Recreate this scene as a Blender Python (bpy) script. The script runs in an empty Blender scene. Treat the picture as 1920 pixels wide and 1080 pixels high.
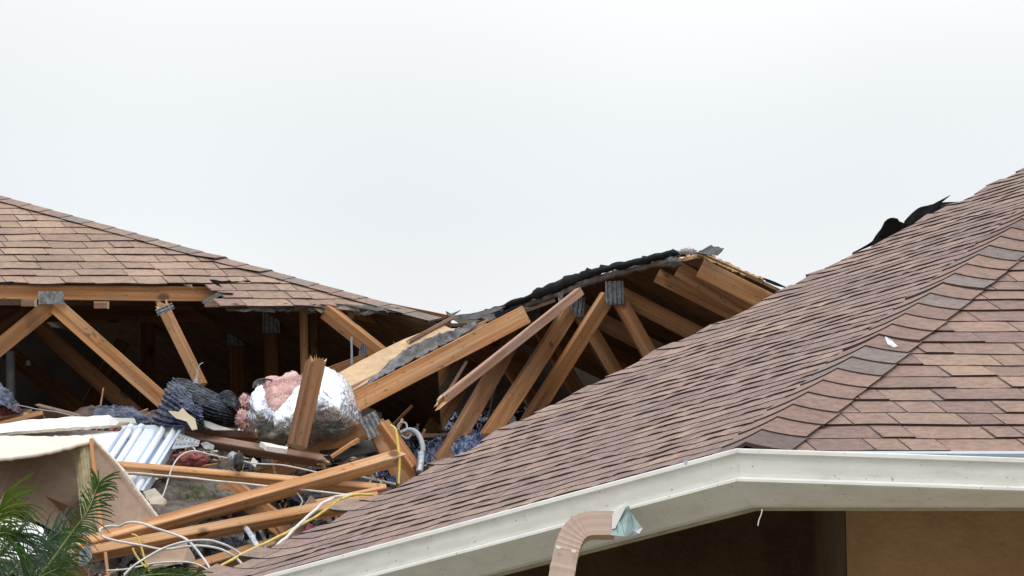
import bpy, bmesh, math, random
from mathutils import Vector, Matrix, noise
R = math.radians
S = bpy.context.scene
rnd = random.Random(7)

# ------------------------------------------------------------------ camera
F, PITCH, CAMZ = 8500.0, R(18.4), 1.2
cam = bpy.data.cameras.new('camera'); co = bpy.data.objects.new('camera', cam)
S.collection.objects.link(co); S.camera = co
cam.sensor_width = 36; cam.lens = 36 * F / 1920; cam.clip_start = .1; cam.clip_end = 5000
co.location = (0, 0, CAMZ); co.rotation_euler = (R(90) + PITCH, 0, 0)
S.render.resolution_x = 1024; S.render.resolution_y = 576

# ------------------------------------------------------------------ sky and sun
SUN_EL, SUN_AZ = R(52), R(195)
w = bpy.data.worlds.new('World'); S.world = w; w.use_nodes = True
nt = w.node_tree; N = nt.nodes; L = nt.links; N.clear()
sky = N.new('ShaderNodeTexSky'); sky.sky_type = 'NISHITA'; sky.sun_disc = False
sky.sun_elevation = SUN_EL; sky.sun_rotation = SUN_AZ
tc = N.new('ShaderNodeTexCoord'); sep = N.new('ShaderNodeSeparateXYZ')
L.new(tc.outputs['Generated'], sep.inputs[0])
ramp = N.new('ShaderNodeValToRGB'); cr = ramp.color_ramp
L.new(sep.outputs['Z'], ramp.inputs[0])
cr.elements[0].position = 0.0; cr.elements[0].color = (.80, .82, .83, 1)
cr.elements[1].position = 1.0; cr.elements[1].color = (1.95, 1.97, 2.0, 1)
for p_, c_ in ((.24, (.96, .965, .97, 1)), (.306, (.97, .975, .98, 1)), (.332, (.87, .91, .93, 1)), (.352, (.885, .92, .935, 1)), (.378, (.98, .985, .99, 1)), (.6, (1.45, 1.47, 1.5, 1))):
    e_ = cr.elements.new(p_); e_.color = c_
nz = N.new('ShaderNodeTexNoise'); nz.inputs['Scale'].default_value = 5.0; nz.inputs['Detail'].default_value = 2
L.new(tc.outputs['Generated'], nz.inputs[0])
nm = N.new('ShaderNodeMapRange'); nm.inputs[1].default_value = .35; nm.inputs[2].default_value = .7
nm.inputs[3].default_value = .96; nm.inputs[4].default_value = 1.10
L.new(nz.outputs[0], nm.inputs[0])
mul = N.new('ShaderNodeMixRGB'); mul.blend_type = 'MULTIPLY'; mul.inputs[0].default_value = 1
L.new(ramp.outputs[0], mul.inputs[1]); L.new(nm.outputs[0], mul.inputs[2])
sc = N.new('ShaderNodeMixRGB'); sc.blend_type = 'MULTIPLY'; sc.inputs[0].default_value = 1; sc.inputs[2].default_value = (.1, .1, .1, 1)
L.new(sky.outputs[0], sc.inputs[1])
mx = N.new('ShaderNodeMixRGB'); mx.inputs[0].default_value = .93
L.new(sc.outputs[0], mx.inputs[1]); L.new(mul.outputs[0], mx.inputs[2])
bg = N.new('ShaderNodeBackground'); bg.inputs[1].default_value = 1.0
wo = N.new('ShaderNodeOutputWorld'); L.new(mx.outputs[0], bg.inputs[0]); L.new(bg.outputs[0], wo.inputs[0])
sl = bpy.data.lights.new('sun', 'SUN'); so = bpy.data.objects.new('sun', sl); S.collection.objects.link(so)
sl.energy = .9; sl.angle = R(14); sl.color = (1, .96, .9)
sd = Vector((math.sin(SUN_AZ) * math.cos(SUN_EL), math.cos(SUN_AZ) * math.cos(SUN_EL), math.sin(SUN_EL)))
so.rotation_euler = sd.to_track_quat('Z', 'Y').to_euler(); so.location = (0, 0, 30)
S.view_settings.view_transform = 'Standard'; S.view_settings.look = 'None'
S.view_settings.exposure = 0.0; S.view_settings.gamma = 1; S.view_settings.use_curve_mapping = False

# ------------------------------------------------------------------ helpers
CS, SN = math.cos(PITCH), math.sin(PITCH)
def ray(px, py):
    v = (540 - py) / F
    return Vector(((px - 960) / F, CS - v * SN, SN + v * CS))
def W(px, py, Y):
    r = ray(px, py); r = r * (Y / r.y)
    return Vector((r.x, r.y, r.z + CAMZ))
def on_plane(px, py, P, n):
    r = ray(px, py); o = Vector((0, 0, CAMZ))
    return o + r * ((P - o).dot(n) / r.dot(n))
def col(name='stuff'): return S.collection
def empty(name, loc, label, cat, group=None):
    o = bpy.data.objects.new(name, None); S.collection.objects.link(o); o.location = loc
    o['label'] = label; o['category'] = cat
    if group: o['group'] = group
    return o
def tag(o, label=None, cat=None, group=None, kind=None):
    if label: o['label'] = label
    if cat: o['category'] = cat
    if group: o['group'] = group
    if kind: o['kind'] = kind
    return o
def link(name, bm, mats, parent=None, M=None, smooth=False):
    me = bpy.data.meshes.new(name)
    if smooth:
        for f in bm.faces: f.smooth = True
    bm.to_mesh(me); bm.free()
    for m in (mats if isinstance(mats, (list, tuple)) else [mats]): me.materials.append(m)
    o = bpy.data.objects.new(name, me); S.collection.objects.link(o)
    M = M or Matrix.Identity(4)
    if M == Matrix.Identity(4) :
        c = sum((v.co for v in me.vertices), Vector()) / max(1, len(me.vertices))
        me.transform(Matrix.Translation(-c)); M = Matrix.Translation(c)
    if parent:
        o.parent = parent; base = Vector(parent.location)
        if parent.parent: base = base + Vector(parent.parent.location)
        if parent.type == 'MESH': o.matrix_basis = PW[parent.name].inverted() @ M
        else: o.matrix_basis = Matrix.Translation(-base) @ M
    else: o.matrix_basis = M
    PW[o.name] = M.copy()
    return o
PW = {}

# ------------------------------------------------------------------ materials
def mat(name):
    m = bpy.data.materials.new(name); m.use_nodes = True
    b = m.node_tree.nodes['Principled BSDF']
    return m, m.node_tree.nodes, m.node_tree.links, b
def nnoise(n, l, scale, detail=4, rough=.6, coord='Object', mapscale=None, rand=False):
    t = n.new('ShaderNodeTexCoord'); x = n.new('ShaderNodeTexNoise')
    x.inputs['Scale'].default_value = scale; x.inputs['Detail'].default_value = detail; x.inputs['Roughness'].default_value = rough
    src = t.outputs[coord]
    if mapscale or rand:
        mp = n.new('ShaderNodeMapping'); l.new(src, mp.inputs[0])
        if mapscale: mp.inputs['Scale'].default_value = mapscale
        if rand:
            oi = n.new('ShaderNodeObjectInfo'); ml = n.new('ShaderNodeMath'); ml.operation = 'MULTIPLY'; ml.inputs[1].default_value = 37.0
            l.new(oi.outputs['Random'], ml.inputs[0]); l.new(ml.outputs[0], mp.inputs['Location'])
        src = mp.outputs[0]
    l.new(src, x.inputs['Vector'])
    return x
def nramp(n, l, src, stops):
    r = n.new('ShaderNodeValToRGB'); c = r.color_ramp
    c.elements[0].position = stops[0][0]; c.elements[0].color = (*stops[0][1], 1)
    c.elements[1].position = stops[-1][0]; c.elements[1].color = (*stops[-1][1], 1)
    for p, k in stops[1:-1]:
        e = c.elements.new(p); e.color = (*k, 1)
    l.new(src, r.inputs[0]); return r
def nmix(n, l, fac, a, b, mode='MIX'):
    x = n.new('ShaderNodeMixRGB'); x.blend_type = mode
    for i, s in ((0, fac), (1, a), (2, b)):
        if isinstance(s, (int, float)): x.inputs[i].default_value = s
        elif isinstance(s, tuple): x.inputs[i].default_value = (*s, 1)
        else: l.new(s, x.inputs[i])
    return x.outputs[0]
def nbump(n, l, b, src, strength=.3, dist=.01):
    u = n.new('ShaderNodeBump'); u.inputs['Strength'].default_value = strength; u.inputs['Distance'].default_value = dist
    l.new(src, u.inputs['Height']); l.new(u.outputs[0], b.inputs['Normal'])

def wood(name, light, mid, dark, gray=.25, graycol=(.30, .25, .20)):
    m, n, l, b = mat(name)
    w1 = nnoise(n, l, 1.0, 3, .6, mapscale=(1.1, 26, 26), rand=True)
    # growth rings: concentric around a pith running roughly along the timber
    t = n.new('ShaderNodeTexCoord'); mp = n.new('ShaderNodeMapping'); mp.inputs['Scale'].default_value = (.35, 11, 11)
    oi = n.new('ShaderNodeObjectInfo'); cmb = n.new('ShaderNodeCombineXYZ')
    ma = n.new('ShaderNodeMath'); ma.operation = 'MULTIPLY_ADD'; ma.inputs[1].default_value = 1.6; ma.inputs[2].default_value = -.8
    l.new(oi.outputs['Random'], ma.inputs[0]); l.new(ma.outputs[0], cmb.inputs[1]); cmb.inputs[2].default_value = .5
    l.new(oi.outputs['Random'], cmb.inputs[0])
    l.new(t.outputs['Object'], mp.inputs[0]); l.new(cmb.outputs[0], mp.inputs['Location'])
    wv = n.new('ShaderNodeTexWave'); wv.wave_type = 'RINGS'; wv.rings_direction = 'X'
    wv.inputs['Scale'].default_value = 2.6; wv.inputs['Distortion'].default_value = 7; wv.inputs['Detail'].default_value = 2
    wv.inputs['Detail Scale'].default_value = .6
    l.new(mp.outputs[0], wv.inputs[0])
    c1 = nramp(n, l, w1.outputs[0], [(.30, dark), (.46, mid), (.62, light)])
    c2 = nmix(n, l, wv.outputs['Fac'], tuple(x * .62 for x in mid), (1.0, 1.0, 1.0))
    c = nmix(n, l, .32, c1.outputs[0], nmix(n, l, 1.0, c1.outputs[0], nmix(n, l, wv.outputs['Fac'], (.62, .5, .42), (1.12, 1.1, 1.08)), 'MULTIPLY'))
    # knots
    mk = n.new('ShaderNodeMapping'); mk.inputs['Scale'].default_value = (1.1, 1.9, 1.9)
    l.new(t.outputs['Object'], mk.inputs[0]); l.new(oi.outputs['Random'], mk.inputs['Location'])
    vo = n.new('ShaderNodeTexVoronoi'); vo.inputs['Scale'].default_value = 3.6; l.new(mk.outputs[0], vo.inputs['Vector'])
    kr = nramp(n, l, vo.outputs['Distance'], [(.09, (1, 1, 1)), (.15, (0, 0, 0))])
    c = nmix(n, l, kr.outputs[0], c, tuple(x * .28 for x in mid))
    # weathering
    g = nnoise(n, l, 5.0, 5, .7, mapscale=(.7, 2, 2), rand=True)
    gr = nramp(n, l, g.outputs[0], [(.48, (0, 0, 0)), (.75, (gray, gray, gray))])
    c = nmix(n, l, gr.outputs[0], c, graycol)
    # dents, nail holes and scuffs
    v2 = nnoise(n, l, 60, 2, .5, mapscale=(.5, 1, 1), rand=True)
    vr = nramp(n, l, v2.outputs[0], [(.64, (0, 0, 0)), (.72, (.75, .75, .75))])
    c = nmix(n, l, vr.outputs[0], c, tuple(x * .3 for x in mid))
    hs = n.new('ShaderNodeHueSaturation'); mm = n.new('ShaderNodeMapRange'); mm.inputs[3].default_value = .62; mm.inputs[4].default_value = 1.08; hs.inputs['Saturation'].default_value = 1.08
    l.new(oi.outputs['Random'], mm.inputs[0]); l.new(mm.outputs[0], hs.inputs['Value']); l.new(c, hs.inputs['Color'])
    l.new(hs.outputs[0], b.inputs['Base Color']); b.inputs['Roughness'].default_value = .75
    nbump(n, l, b, w1.outputs[0], .35, .004)
    return m
def plain(name, c, rough=.6, metal=0.0, var=.25, scale=12, bump=.0, bscale=40, c2=None, alt=.6, spec=None):
    m, n, l, b = mat(name)
    x = nnoise(n, l, scale, 5, .65)
    d = c2 or tuple(k * (1 - var) for k in c)
    r = nramp(n, l, x.outputs[0], [(.38, d), (alt, c)])
    l.new(r.outputs[0], b.inputs['Base Color']); b.inputs['Roughness'].default_value = rough; b.inputs['Metallic'].default_value = metal
    if spec is not None: b.inputs['Specular IOR Level'].default_value = spec
    if bump:
        y = nnoise(n, l, bscale, 4, .6); nbump(n, l, b, y.outputs[0], bump, .01)
    return m
M_pine = wood('pine', (.62, .36, .195), (.49, .245, .115), (.28, .12, .05), .5)
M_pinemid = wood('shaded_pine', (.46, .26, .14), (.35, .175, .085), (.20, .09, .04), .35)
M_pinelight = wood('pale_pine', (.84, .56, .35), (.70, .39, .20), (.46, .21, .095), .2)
M_pinedark = wood('aged_shaded_pine', (.30, .155, .08), (.21, .098, .045), (.115, .05, .022), .4, (.17, .13, .10))  # darkened pine: attic shade put into the colour, also aged dark timbers
M_pinegrey = wood('weathered_pine', (.42, .27, .20), (.30, .17, .12), (.17, .09, .065), .8, (.36, .31, .29))
M_sheath = wood('roof_sheathing_wood', (.20, .12, .062), (.14, .075, .037), (.085, .04, .02), .5, (.13, .11, .09))
M_attic = plain('attic_shade_boards', (.045, .03, .02), .95, var=.5, scale=5)  # attic darkness put into the near-black board colour
M_end = plain('end_grain', (.80, .62, .40), .85, bump=.4, bscale=90, var=.35, scale=40)
M_raw = plain('torn_wood', (.80, .52, .28), .85, bump=.5, bscale=60, var=.5, scale=30)

def shingle_mat(name, gain=1.0, tint=(1, 1, 1)):
    m, n, l, b = mat(name)
    a = n.new('ShaderNodeAttribute'); a.attribute_name = 'tint'
    x = nnoise(n, l, 420, 2, .7); r = nramp(n, l, x.outputs[0], [(.30, (.62, .60, .60)), (.52, (1, 1, 1)), (.74, (1.5, 1.45, 1.4))])
    y = nnoise(n, l, 3.2, 5, .6); r2 = nramp(n, l, y.outputs[0], [(.3, (.82, .82, .84)), (.65, (1.08, 1.06, 1.03))])
    z = nnoise(n, l, 38, 4, .65); r3 = nramp(n, l, z.outputs[0], [(.36, (.74, .72, .72)), (.60, (1.12, 1.11, 1.10))])
    c = nmix(n, l, 1.0, a.outputs['Color'], r.outputs[0], 'MULTIPLY')
    c = nmix(n, l, 1.0, c, r2.outputs[0], 'MULTIPLY')
    c = nmix(n, l, 1.0, c, r3.outputs[0], 'MULTIPLY')
    c = nmix(n, l, 1.0, c, tuple(gain * t for t in tint), 'MULTIPLY')
    l.new(c, b.inputs['Base Color']); b.inputs['Roughness'].default_value = .93; b.inputs['Specular IOR Level'].default_value = .25; b.inputs['Sheen Weight'].default_value = .13; b.inputs['Sheen Roughness'].default_value = .6
    nbump(n, l, b, x.outputs[0], .5, .003)
    return m
M_shingle = shingle_mat('asphalt_shingle', .83, (1.05, .975, .935))
M_shingle_far = shingle_mat('asphalt_shingle_sunbleached', .90)
M_felt = plain('black_felt', (.016, .017, .02), .95, var=.4, bump=.3, spec=.15)
M_greyfelt = plain('grey_felt', (.20, .20, .21), .8, var=.55, scale=22, bump=.5, bscale=60)
M_gutter, n, l, b = mat('gutter_paint')
x = nnoise(n, l, 9, 6, .7, mapscale=(1, 1, 3)); r = nramp(n, l, x.outputs[0], [(.28, (.60, .58, .52)), (.42, (.71, .70, .66)), (.62, (.77, .77, .74))])
y = nnoise(n, l, 70, 2, .5); r2 = nramp(n, l, y.outputs[0], [(.70, (0, 0, 0)), (.74, (.7, .7, .7))])
l.new(nmix(n, l, r2.outputs[0], r.outputs[0], (.22, .20, .17)), b.inputs['Base Color']); b.inputs['Roughness'].default_value = .42
M_fascia = plain('fascia_paint', (.46, .44, .33), .6, var=.3, scale=7, c2=(.34, .32, .22))
M_drip = plain('drip_edge_metal', (.55, .66, .78), .35, var=.08)
M_stucco, n, l, b = mat('stucco')
x = nnoise(n, l, 6, 6, .7); r = nramp(n, l, x.outputs[0], [(.3, (.44, .245, .125)), (.55, (.55, .32, .17)), (.8, (.60, .37, .20))])
l.new(r.outputs[0], b.inputs['Base Color']); b.inputs['Roughness'].default_value = .95
y = nnoise(n, l, 55, 5, .6); nbump(n, l, b, y.outputs[0], .3, .012)
M_porch = plain('recess_shade_stucco', (.16, .095, .048), .95, var=.3, scale=6, bump=.5, bscale=50)  # stucco coloured dark to stand for shade in the recess under the eave
M_spout = plain('downspout_paint', (.56, .41, .335), .5, var=.08, scale=10)
M_galv = plain('galvanised_steel', (.42, .45, .49), .42, .65, var=.45, scale=45, bump=.3, bscale=30)
M_plate = plain('connector_plate_steel', (.26, .29, .33), .5, .55, var=.4, scale=60)
M_patina = plain('teal_flashing', (.26, .36, .36), .5, .3, var=.3)
M_gyp = plain('drywall_white', (.80, .79, .77), .9, var=.12, scale=8, bump=.15)
M_paper = plain('drywall_paper', (.36, .255, .19), .9, var=.14, scale=30, bump=.1, bscale=150)
M_core = plain('gypsum_core', (.80, .72, .60), .95, var=.3, scale=40, bump=.8, bscale=60)
M_pink = plain('pink_fibreglass', (.86, .60, .57), 1.0, c2=(.72, .41, .39), scale=60, bump=1.0, bscale=130)
M_pinkdark = plain('dusty_pink_fibreglass', (.42, .15, .15), 1.0, c2=(.20, .06, .06), scale=26, bump=1.0, bscale=70)
def foil(name, c, rough, bs, bstr, met=.9, ms=None, dark=None):
    m, n, l, b = mat(name)
    b.inputs['Base Color'].default_value = (*c, 1); b.inputs['Metallic'].default_value = met; b.inputs['Roughness'].default_value = rough
    x = nnoise(n, l, bs, 5, .65, mapscale=ms); nbump(n, l, b, x.outputs[0], bstr, .02)
    if dark:
        z = nnoise(n, l, bs * 1.3, 6, .75, mapscale=ms); r = nramp(n, l, z.outputs[0], [(.42, dark), (.54, tuple(k * .45 for k in c)), (.66, c)]); l.new(r.outputs[0], b.inputs['Base Color'])  # dark folds and light glints of the crinkles painted as colour streaks
    return m
M_foil = foil('silver_foil', (.80, .86, .95), .27, 34, .5, .9, (1, 1, .55))
M_foilblue = foil('bluish_foil', (.28, .35, .52), .16, 18, 1.0, .95, (1.5, 1, .3), (.02, .03, .09))  # blue of reflected sky and dark of shade put into the foil colour
M_film = foil('black_plastic_film', (.10, .12, .16), .24, 45, 1.0, .7, (.4, 1, 1), (.01, .012, .016))
n, l, b = M_foil.node_tree.nodes, M_foil.node_tree.links, M_foil.node_tree.nodes['Principled BSDF']      # sharp creases on top of the soft crumple
t_ = n.new('ShaderNodeTexCoord'); m_ = n.new('ShaderNodeMapping'); m_.inputs['Scale'].default_value = (1, 1, .6); m_.inputs['Rotation'].default_value = (.3, .6, .2); l.new(t_.outputs['Object'], m_.inputs[0])
w_ = n.new('ShaderNodeTexNoise'); w_.inputs['Scale'].default_value = 9; l.new(m_.outputs[0], w_.inputs[0])
a_ = n.new('ShaderNodeMixRGB'); a_.inputs[0].default_value = .22; l.new(m_.outputs[0], a_.inputs[1]); l.new(w_.outputs['Color'], a_.inputs[2])
v_ = n.new('ShaderNodeTexVoronoi'); v_.feature = 'DISTANCE_TO_EDGE'; v_.inputs['Scale'].default_value = 34; l.new(a_.outputs[0], v_.inputs['Vector'])
u_ = n.new('ShaderNodeBump'); u_.inputs['Strength'].default_value = .55; u_.inputs['Distance'].default_value = .012; l.new(v_.outputs['Distance'], u_.inputs['Height'])
l.new(b.inputs['Normal'].links[0].from_socket, u_.inputs['Normal']); l.new(u_.outputs[0], b.inputs['Normal'])
M_filmblue = foil('blue_black_film', (.15, .18, .27), .17, 30, 1.0, .85, (.35, .6, 1.2), (.012, .018, .05))
M_white = plain('white_enamel', (.55, .66, .80), .3, var=.08)
M_tube = plain('fluorescent_tube_glass', (.88, .91, .95), .12, var=.02)
M_cable = plain('white_cable_jacket', (.74, .73, .70), .5, var=.25, scale=25)
M_yellow = plain('yellow_cable_jacket', (.78, .60, .12), .5, var=.25, scale=20)
M_grey = plain('grey_plastic', (.36, .39, .43), .45, var=.25, scale=20)
M_black = plain('black_plastic', (.02, .02, .022), .5)
M_green = plain('palm_green', (.12, .22, .06), .3, c2=(.04, .10, .025), scale=9)
M_greenlt = plain('palm_yellow_green', (.24, .31, .05), .5, c2=(.12, .20, .03), scale=9)
M_greenbl = plain('palm_blue_green', (.20, .31, .24), .28, c2=(.05, .12, .08), scale=9)
M_stem = plain('palm_stem', (.20, .24, .07), .6)
M_bark = plain('palm_bark', (.20, .16, .12), .9, bump=.8)
M_grass = plain('pale_sandy_ground', (.26, .25, .22), .95, c2=(.16, .165, .11), scale=.4)
M_rubble = plain('rubble', (.17, .125, .10), .95, c2=(.035, .03, .028), scale=14, bump=1.0, bscale=35, alt=.7)
M_ply = plain('greenish_plywood', (.46, .40, .24), .8, var=.3, scale=30)
M_osb = plain('bare_plywood', (.62, .43, .26), .85, var=.25, scale=16)
M_weed = plain('dry_weed', (.16, .20, .07), .8)

# ------------------------------------------------------------------ mesh builders
def box_bm(bm, M, sx, sy, sz, mi=0):
    vs = [bm.verts.new(M @ Vector((x * sx, y * sy, z * sz))) for x in (0, 1) for y in (-.5, .5) for z in (-.5, .5)]
    for f in ((0, 1, 3, 2), (4, 6, 7, 5), (0, 4, 5, 1), (2, 3, 7, 6), (0, 2, 6, 4), (1, 5, 7, 3)):
        q = bm.faces.new([vs[i] for i in f]); q.material_index = mi
def frame(p1, p2, roll):
    a = (p2 - p1).normalized(); mid = (p1 + p2) / 2
    v = (Vector((0, 0, CAMZ)) - mid).normalized()
    n = (v - a * v.dot(a)).normalized(); s = n.cross(a)
    c, q = math.cos(roll), math.sin(roll)
    return a, s * c + n * q, n * c - s * q
def beam(name, P1, P2, w, t, m, roll=0, broken=(0, 0), parent=None, warp=.003, seed=None, push=0):
    """a timber lying from P1 to P2 = (px, py, depth); w is the face turned to the viewer, t the edge; all in metres"""
    rr = random.Random(seed if seed is not None else hash((round(P1[0]), round(P1[1]))) & 0xffff)
    p1, p2 = W(*P1), W(*P2); br = list(broken)
    a, s, nn = frame(p1, p2, 0)
    if s.z < 0: p1, p2 = p2, p1; br.reverse()
    a, s, nn = frame(p1, p2, R(roll)); Ln = (p2 - p1).length
    M = Matrix.Identity(4)
    for i, ax in enumerate((a, s, nn)):
        for k in range(3): M[k][i] = ax[k]
    for k in range(3): M[k][3] = (p1 + nn * push)[k]
    bm = bmesh.new(); ch = .0028; N_ = max(3, int(Ln / .12))
    hw, ht = w / 2, t / 2
    prof = [(-hw + ch, -ht), (0, -ht), (hw - ch, -ht), (hw, -ht + ch), (hw, ht - ch), (hw - ch, ht), (0, ht), (-hw + ch, ht), (-hw, ht - ch), (-hw, -ht + ch)]
    ph = rr.random() * 9; rings = []
    for i in range(N_ + 1):
        x = Ln * i / N_; oy = warp * math.sin(x * 2.1 + ph); oz = warp * math.cos(x * 1.7 + ph); ring = []
        for j, (y, z) in enumerate(prof):
            dx = 0
            if i == 0 and br[0]: dx = rr.uniform(-.035, .03) * br[0]
            if i == N_ and br[1]: dx = rr.uniform(-.03, .035) * br[1]
            k = 1 + .012 * noise.noise(Vector((x * 9, j * 2.0, ph)))
            ring.append(bm.verts.new((x + dx, y * k + oy, z * k + oz)))
        rings.append(ring)
    n_ = len(prof)
    for i in range(N_):
        for j in range(n_):
            bm.faces.new([rings[i][j], rings[i][(j + 1) % n_], rings[i + 1][(j + 1) % n_], rings[i + 1][j]])
    for ring, bk, d, x0 in ((rings[0], br[0], -1, 0), (rings[-1], br[1], 1, Ln)):
        c = sum((v.co for v in ring), Vector()) / n_
        if bk: c.x += -d * .015
        cv = bm.verts.new(c)
        for j in range(n_):
            f = bm.faces.new([ring[j], ring[(j + 1) % n_], cv] if d > 0 else [ring[(j + 1) % n_], ring[j], cv])
            f.material_index = 2 if bk else 1
        if bk:
            for k in range(int(9 * bk)):
                y, z = rr.uniform(-hw, hw) * .85, rr.uniform(-ht, ht) * .85; ln = rr.uniform(.008, .042) * bk; e = rr.uniform(.002, .006)
                tip = bm.verts.new((x0 + d * ln, y + rr.uniform(-.012, .012), z + rr.uniform(-.012, .012)))
                bs = [bm.verts.new((x0 - d * .02, y + u, z + v)) for u, v in ((-e, -e), (e, -e), (0, e))]
                for q in range(3): f = bm.faces.new([bs[q], bs[(q + 1) % 3], tip]); f.material_index = 2
    bmesh.ops.recalc_face_normals(bm, faces=bm.faces)
    return link(name, bm, [m, M_end, M_raw], parent, M)
def plate(name, c, wpx, hpx, ang, m, parent=None, t=.012, ribs=4, roll=0, dents=1):
    """pressed steel connector plate, centred at c=(px,py,depth), with raised tooth rows"""
    p = W(*c); sc_ = c[2] / F / CS * 1.0; w_, h_ = wpx * sc_, hpx * sc_
    u = W(c[0] + 10 * math.cos(R(ang)), c[1] - 10 * math.sin(R(ang)), c[2]) - p
    a, s, nn = frame(p, p + u, R(roll)); bm = bmesh.new(); rr = random.Random(int(c[0]))
    nx, ny = ribs * 6, 14; g = []
    for i in range(nx + 1):
        row = []
        for j in range(ny + 1):
            x = (i / nx - .5) * w_; y = (j / ny - .5) * h_
            z = .003 * math.sin(i / nx * ribs * 2 * math.pi) + .0022 * noise.noise(Vector((x * 60, y * 60, rr.random() * .3)))
            z += .006 * dents * noise.noise(Vector((x * 9, y * 9, c[0])))
            row.append(bm.verts.new(p + a * x + s * y + nn * (z + t)))
        g.append(row)
    for i in range(nx):
        for j in range(ny):
            if i % 6 == 3 and j % 3 == 1: continue      # punched slots
            bm.faces.new([g[i][j], g[i + 1][j], g[i + 1][j + 1], g[i][j + 1]])
    o = link(name, bm, m, parent); sm = o.modifiers.new('thickness', 'SOLIDIFY'); sm.thickness = .002; sm.offset = -1
    return o
def cr(p, t):
    n_ = len(p) - 1; i = min(int(t * n_), n_ - 1); u = t * n_ - i
    a, b_, c, d = p[max(i - 1, 0)], p[i], p[i + 1], p[min(i + 2, n_)]
    return .5 * ((2 * b_) + (c - a) * u + (2 * a - 5 * b_ + 4 * c - d) * u * u + (3 * b_ - a - 3 * c + d) * u ** 3)
def patch(name, grid, nu, nv, m, parent=None, amp=.0, freq=8, rib=0, ribamp=0, thick=.004, ribdir='v', jag=0, seed=0, smooth=True, ridged=True, face=True):
    """a crumpled sheet through a grid of (px,py,depth) points; rows of the grid run along v"""
    rows = [[W(*q) for q in r] for r in grid]; bm = bmesh.new(); g = []
    for i in range(nu + 1):
        u = i / nu; line = []
        ctrl = [cr([rows[k][j] for k in range(len(rows))], u) if len(rows) > 1 else rows[0][j] for j in range(len(rows[0]))]
        for j in range(nv + 1): line.append(cr(ctrl, j / nv))
        g.append(line)
    vs = []
    for i in range(nu + 1):
        row = []
        for j in range(nv + 1):
            p = g[i][j]
            du = g[min(i + 1, nu)][j] - g[max(i - 1, 0)][j]; dv = g[i][min(j + 1, nv)] - g[i][max(j - 1, 0)]
            nn = du.cross(dv)
            nn = nn.normalized() if nn.length > 1e-9 else Vector((0, -1, 0))
            if nn.y > 0: nn = -nn
            q = p * freq + Vector((seed * 3.1, seed, 0))
            d = noise.fractal(q, 1.0, 2.1, 4)
            if ridged: d = .5 - abs(d) * 1.6
            off = amp * d
            if rib:
                ph = (j / nv if ribdir == 'v' else i / nu) * rib * math.pi * 2 + .9 * noise.noise(p * 7)
                off += ribamp * math.sin(ph)
            e = Vector()
            if jag and (i in (0, nu) or j in (0, nv)):
                e = Vector((noise.noise(p * 60), 0, noise.noise(p * 60 + Vector((9, 9, 9))))) * jag
            row.append(bm.verts.new(p + nn * off + e))
        vs.append(row)
    for i in range(nu):
        for j in range(nv): bm.faces.new([vs[i][j], vs[i + 1][j], vs[i + 1][j + 1], vs[i][j + 1]])
    o = link(name, bm, m, parent, smooth=smooth)
    sm = o.modifiers.new('thickness', 'SOLIDIFY'); sm.thickness = thick; sm.offset = 0
    if isinstance(m, (list, tuple)) and len(m) > 1: sm.material_offset = 1 if len(m) == 2 else 1; sm.material_offset_rim = len(m) - 1
    return o
def slab(name, pts, th, mats, parent=None, jag=.004, seed=1, step=.03, warp=.0):
    """board with a ragged outline; pts=(px,py,depth); mats = face, back, rim"""
    P = [W(*q) for q in pts]; rr = random.Random(seed); c = sum(P, Vector()) / len(P)
    nn = Vector()
    for i in range(len(P)): nn += (P[i] - c).cross(P[(i + 1) % len(P)] - c)
    nn.normalize()
    if nn.dot(Vector((0, 0, CAMZ)) - c) < 0: nn = -nn
    out = []
    for i in range(len(P)):
        a, b_ = P[i], P[(i + 1) % len(P)]; k = max(1, int((b_ - a).length / step))
        for j in range(k):
            p = a.lerp(b_, j / k); p = p - nn * (p - c).dot(nn) * .0
            if j: p = p + Vector((rr.uniform(-jag, jag), 0, rr.uniform(-jag, jag)))
            out.append(p)
    bm = bmesh.new(); f1 = [bm.verts.new(p) for p in out]; f2 = [bm.verts.new(p - nn * th + Vector((rr.uniform(-jag, jag), 0, rr.uniform(-jag, jag))) * .5) for p in out]
    a = bm.faces.new(f1); b2 = bm.faces.new(list(reversed(f2))); b2.material_index = 1
    k = len(out)
    for i in range(k):
        f = bm.faces.new([f1[(i + 1) % k], f1[i], f2[i], f2[(i + 1) % k]]); f.material_index = 2
    bmesh.ops.triangulate(bm, faces=[a, b2]); bmesh.ops.recalc_face_normals(bm, faces=bm.faces)
    mats = list(mats) if isinstance(mats, (list, tuple)) else [mats] * 3
    return link(name, bm, mats, parent)
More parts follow.
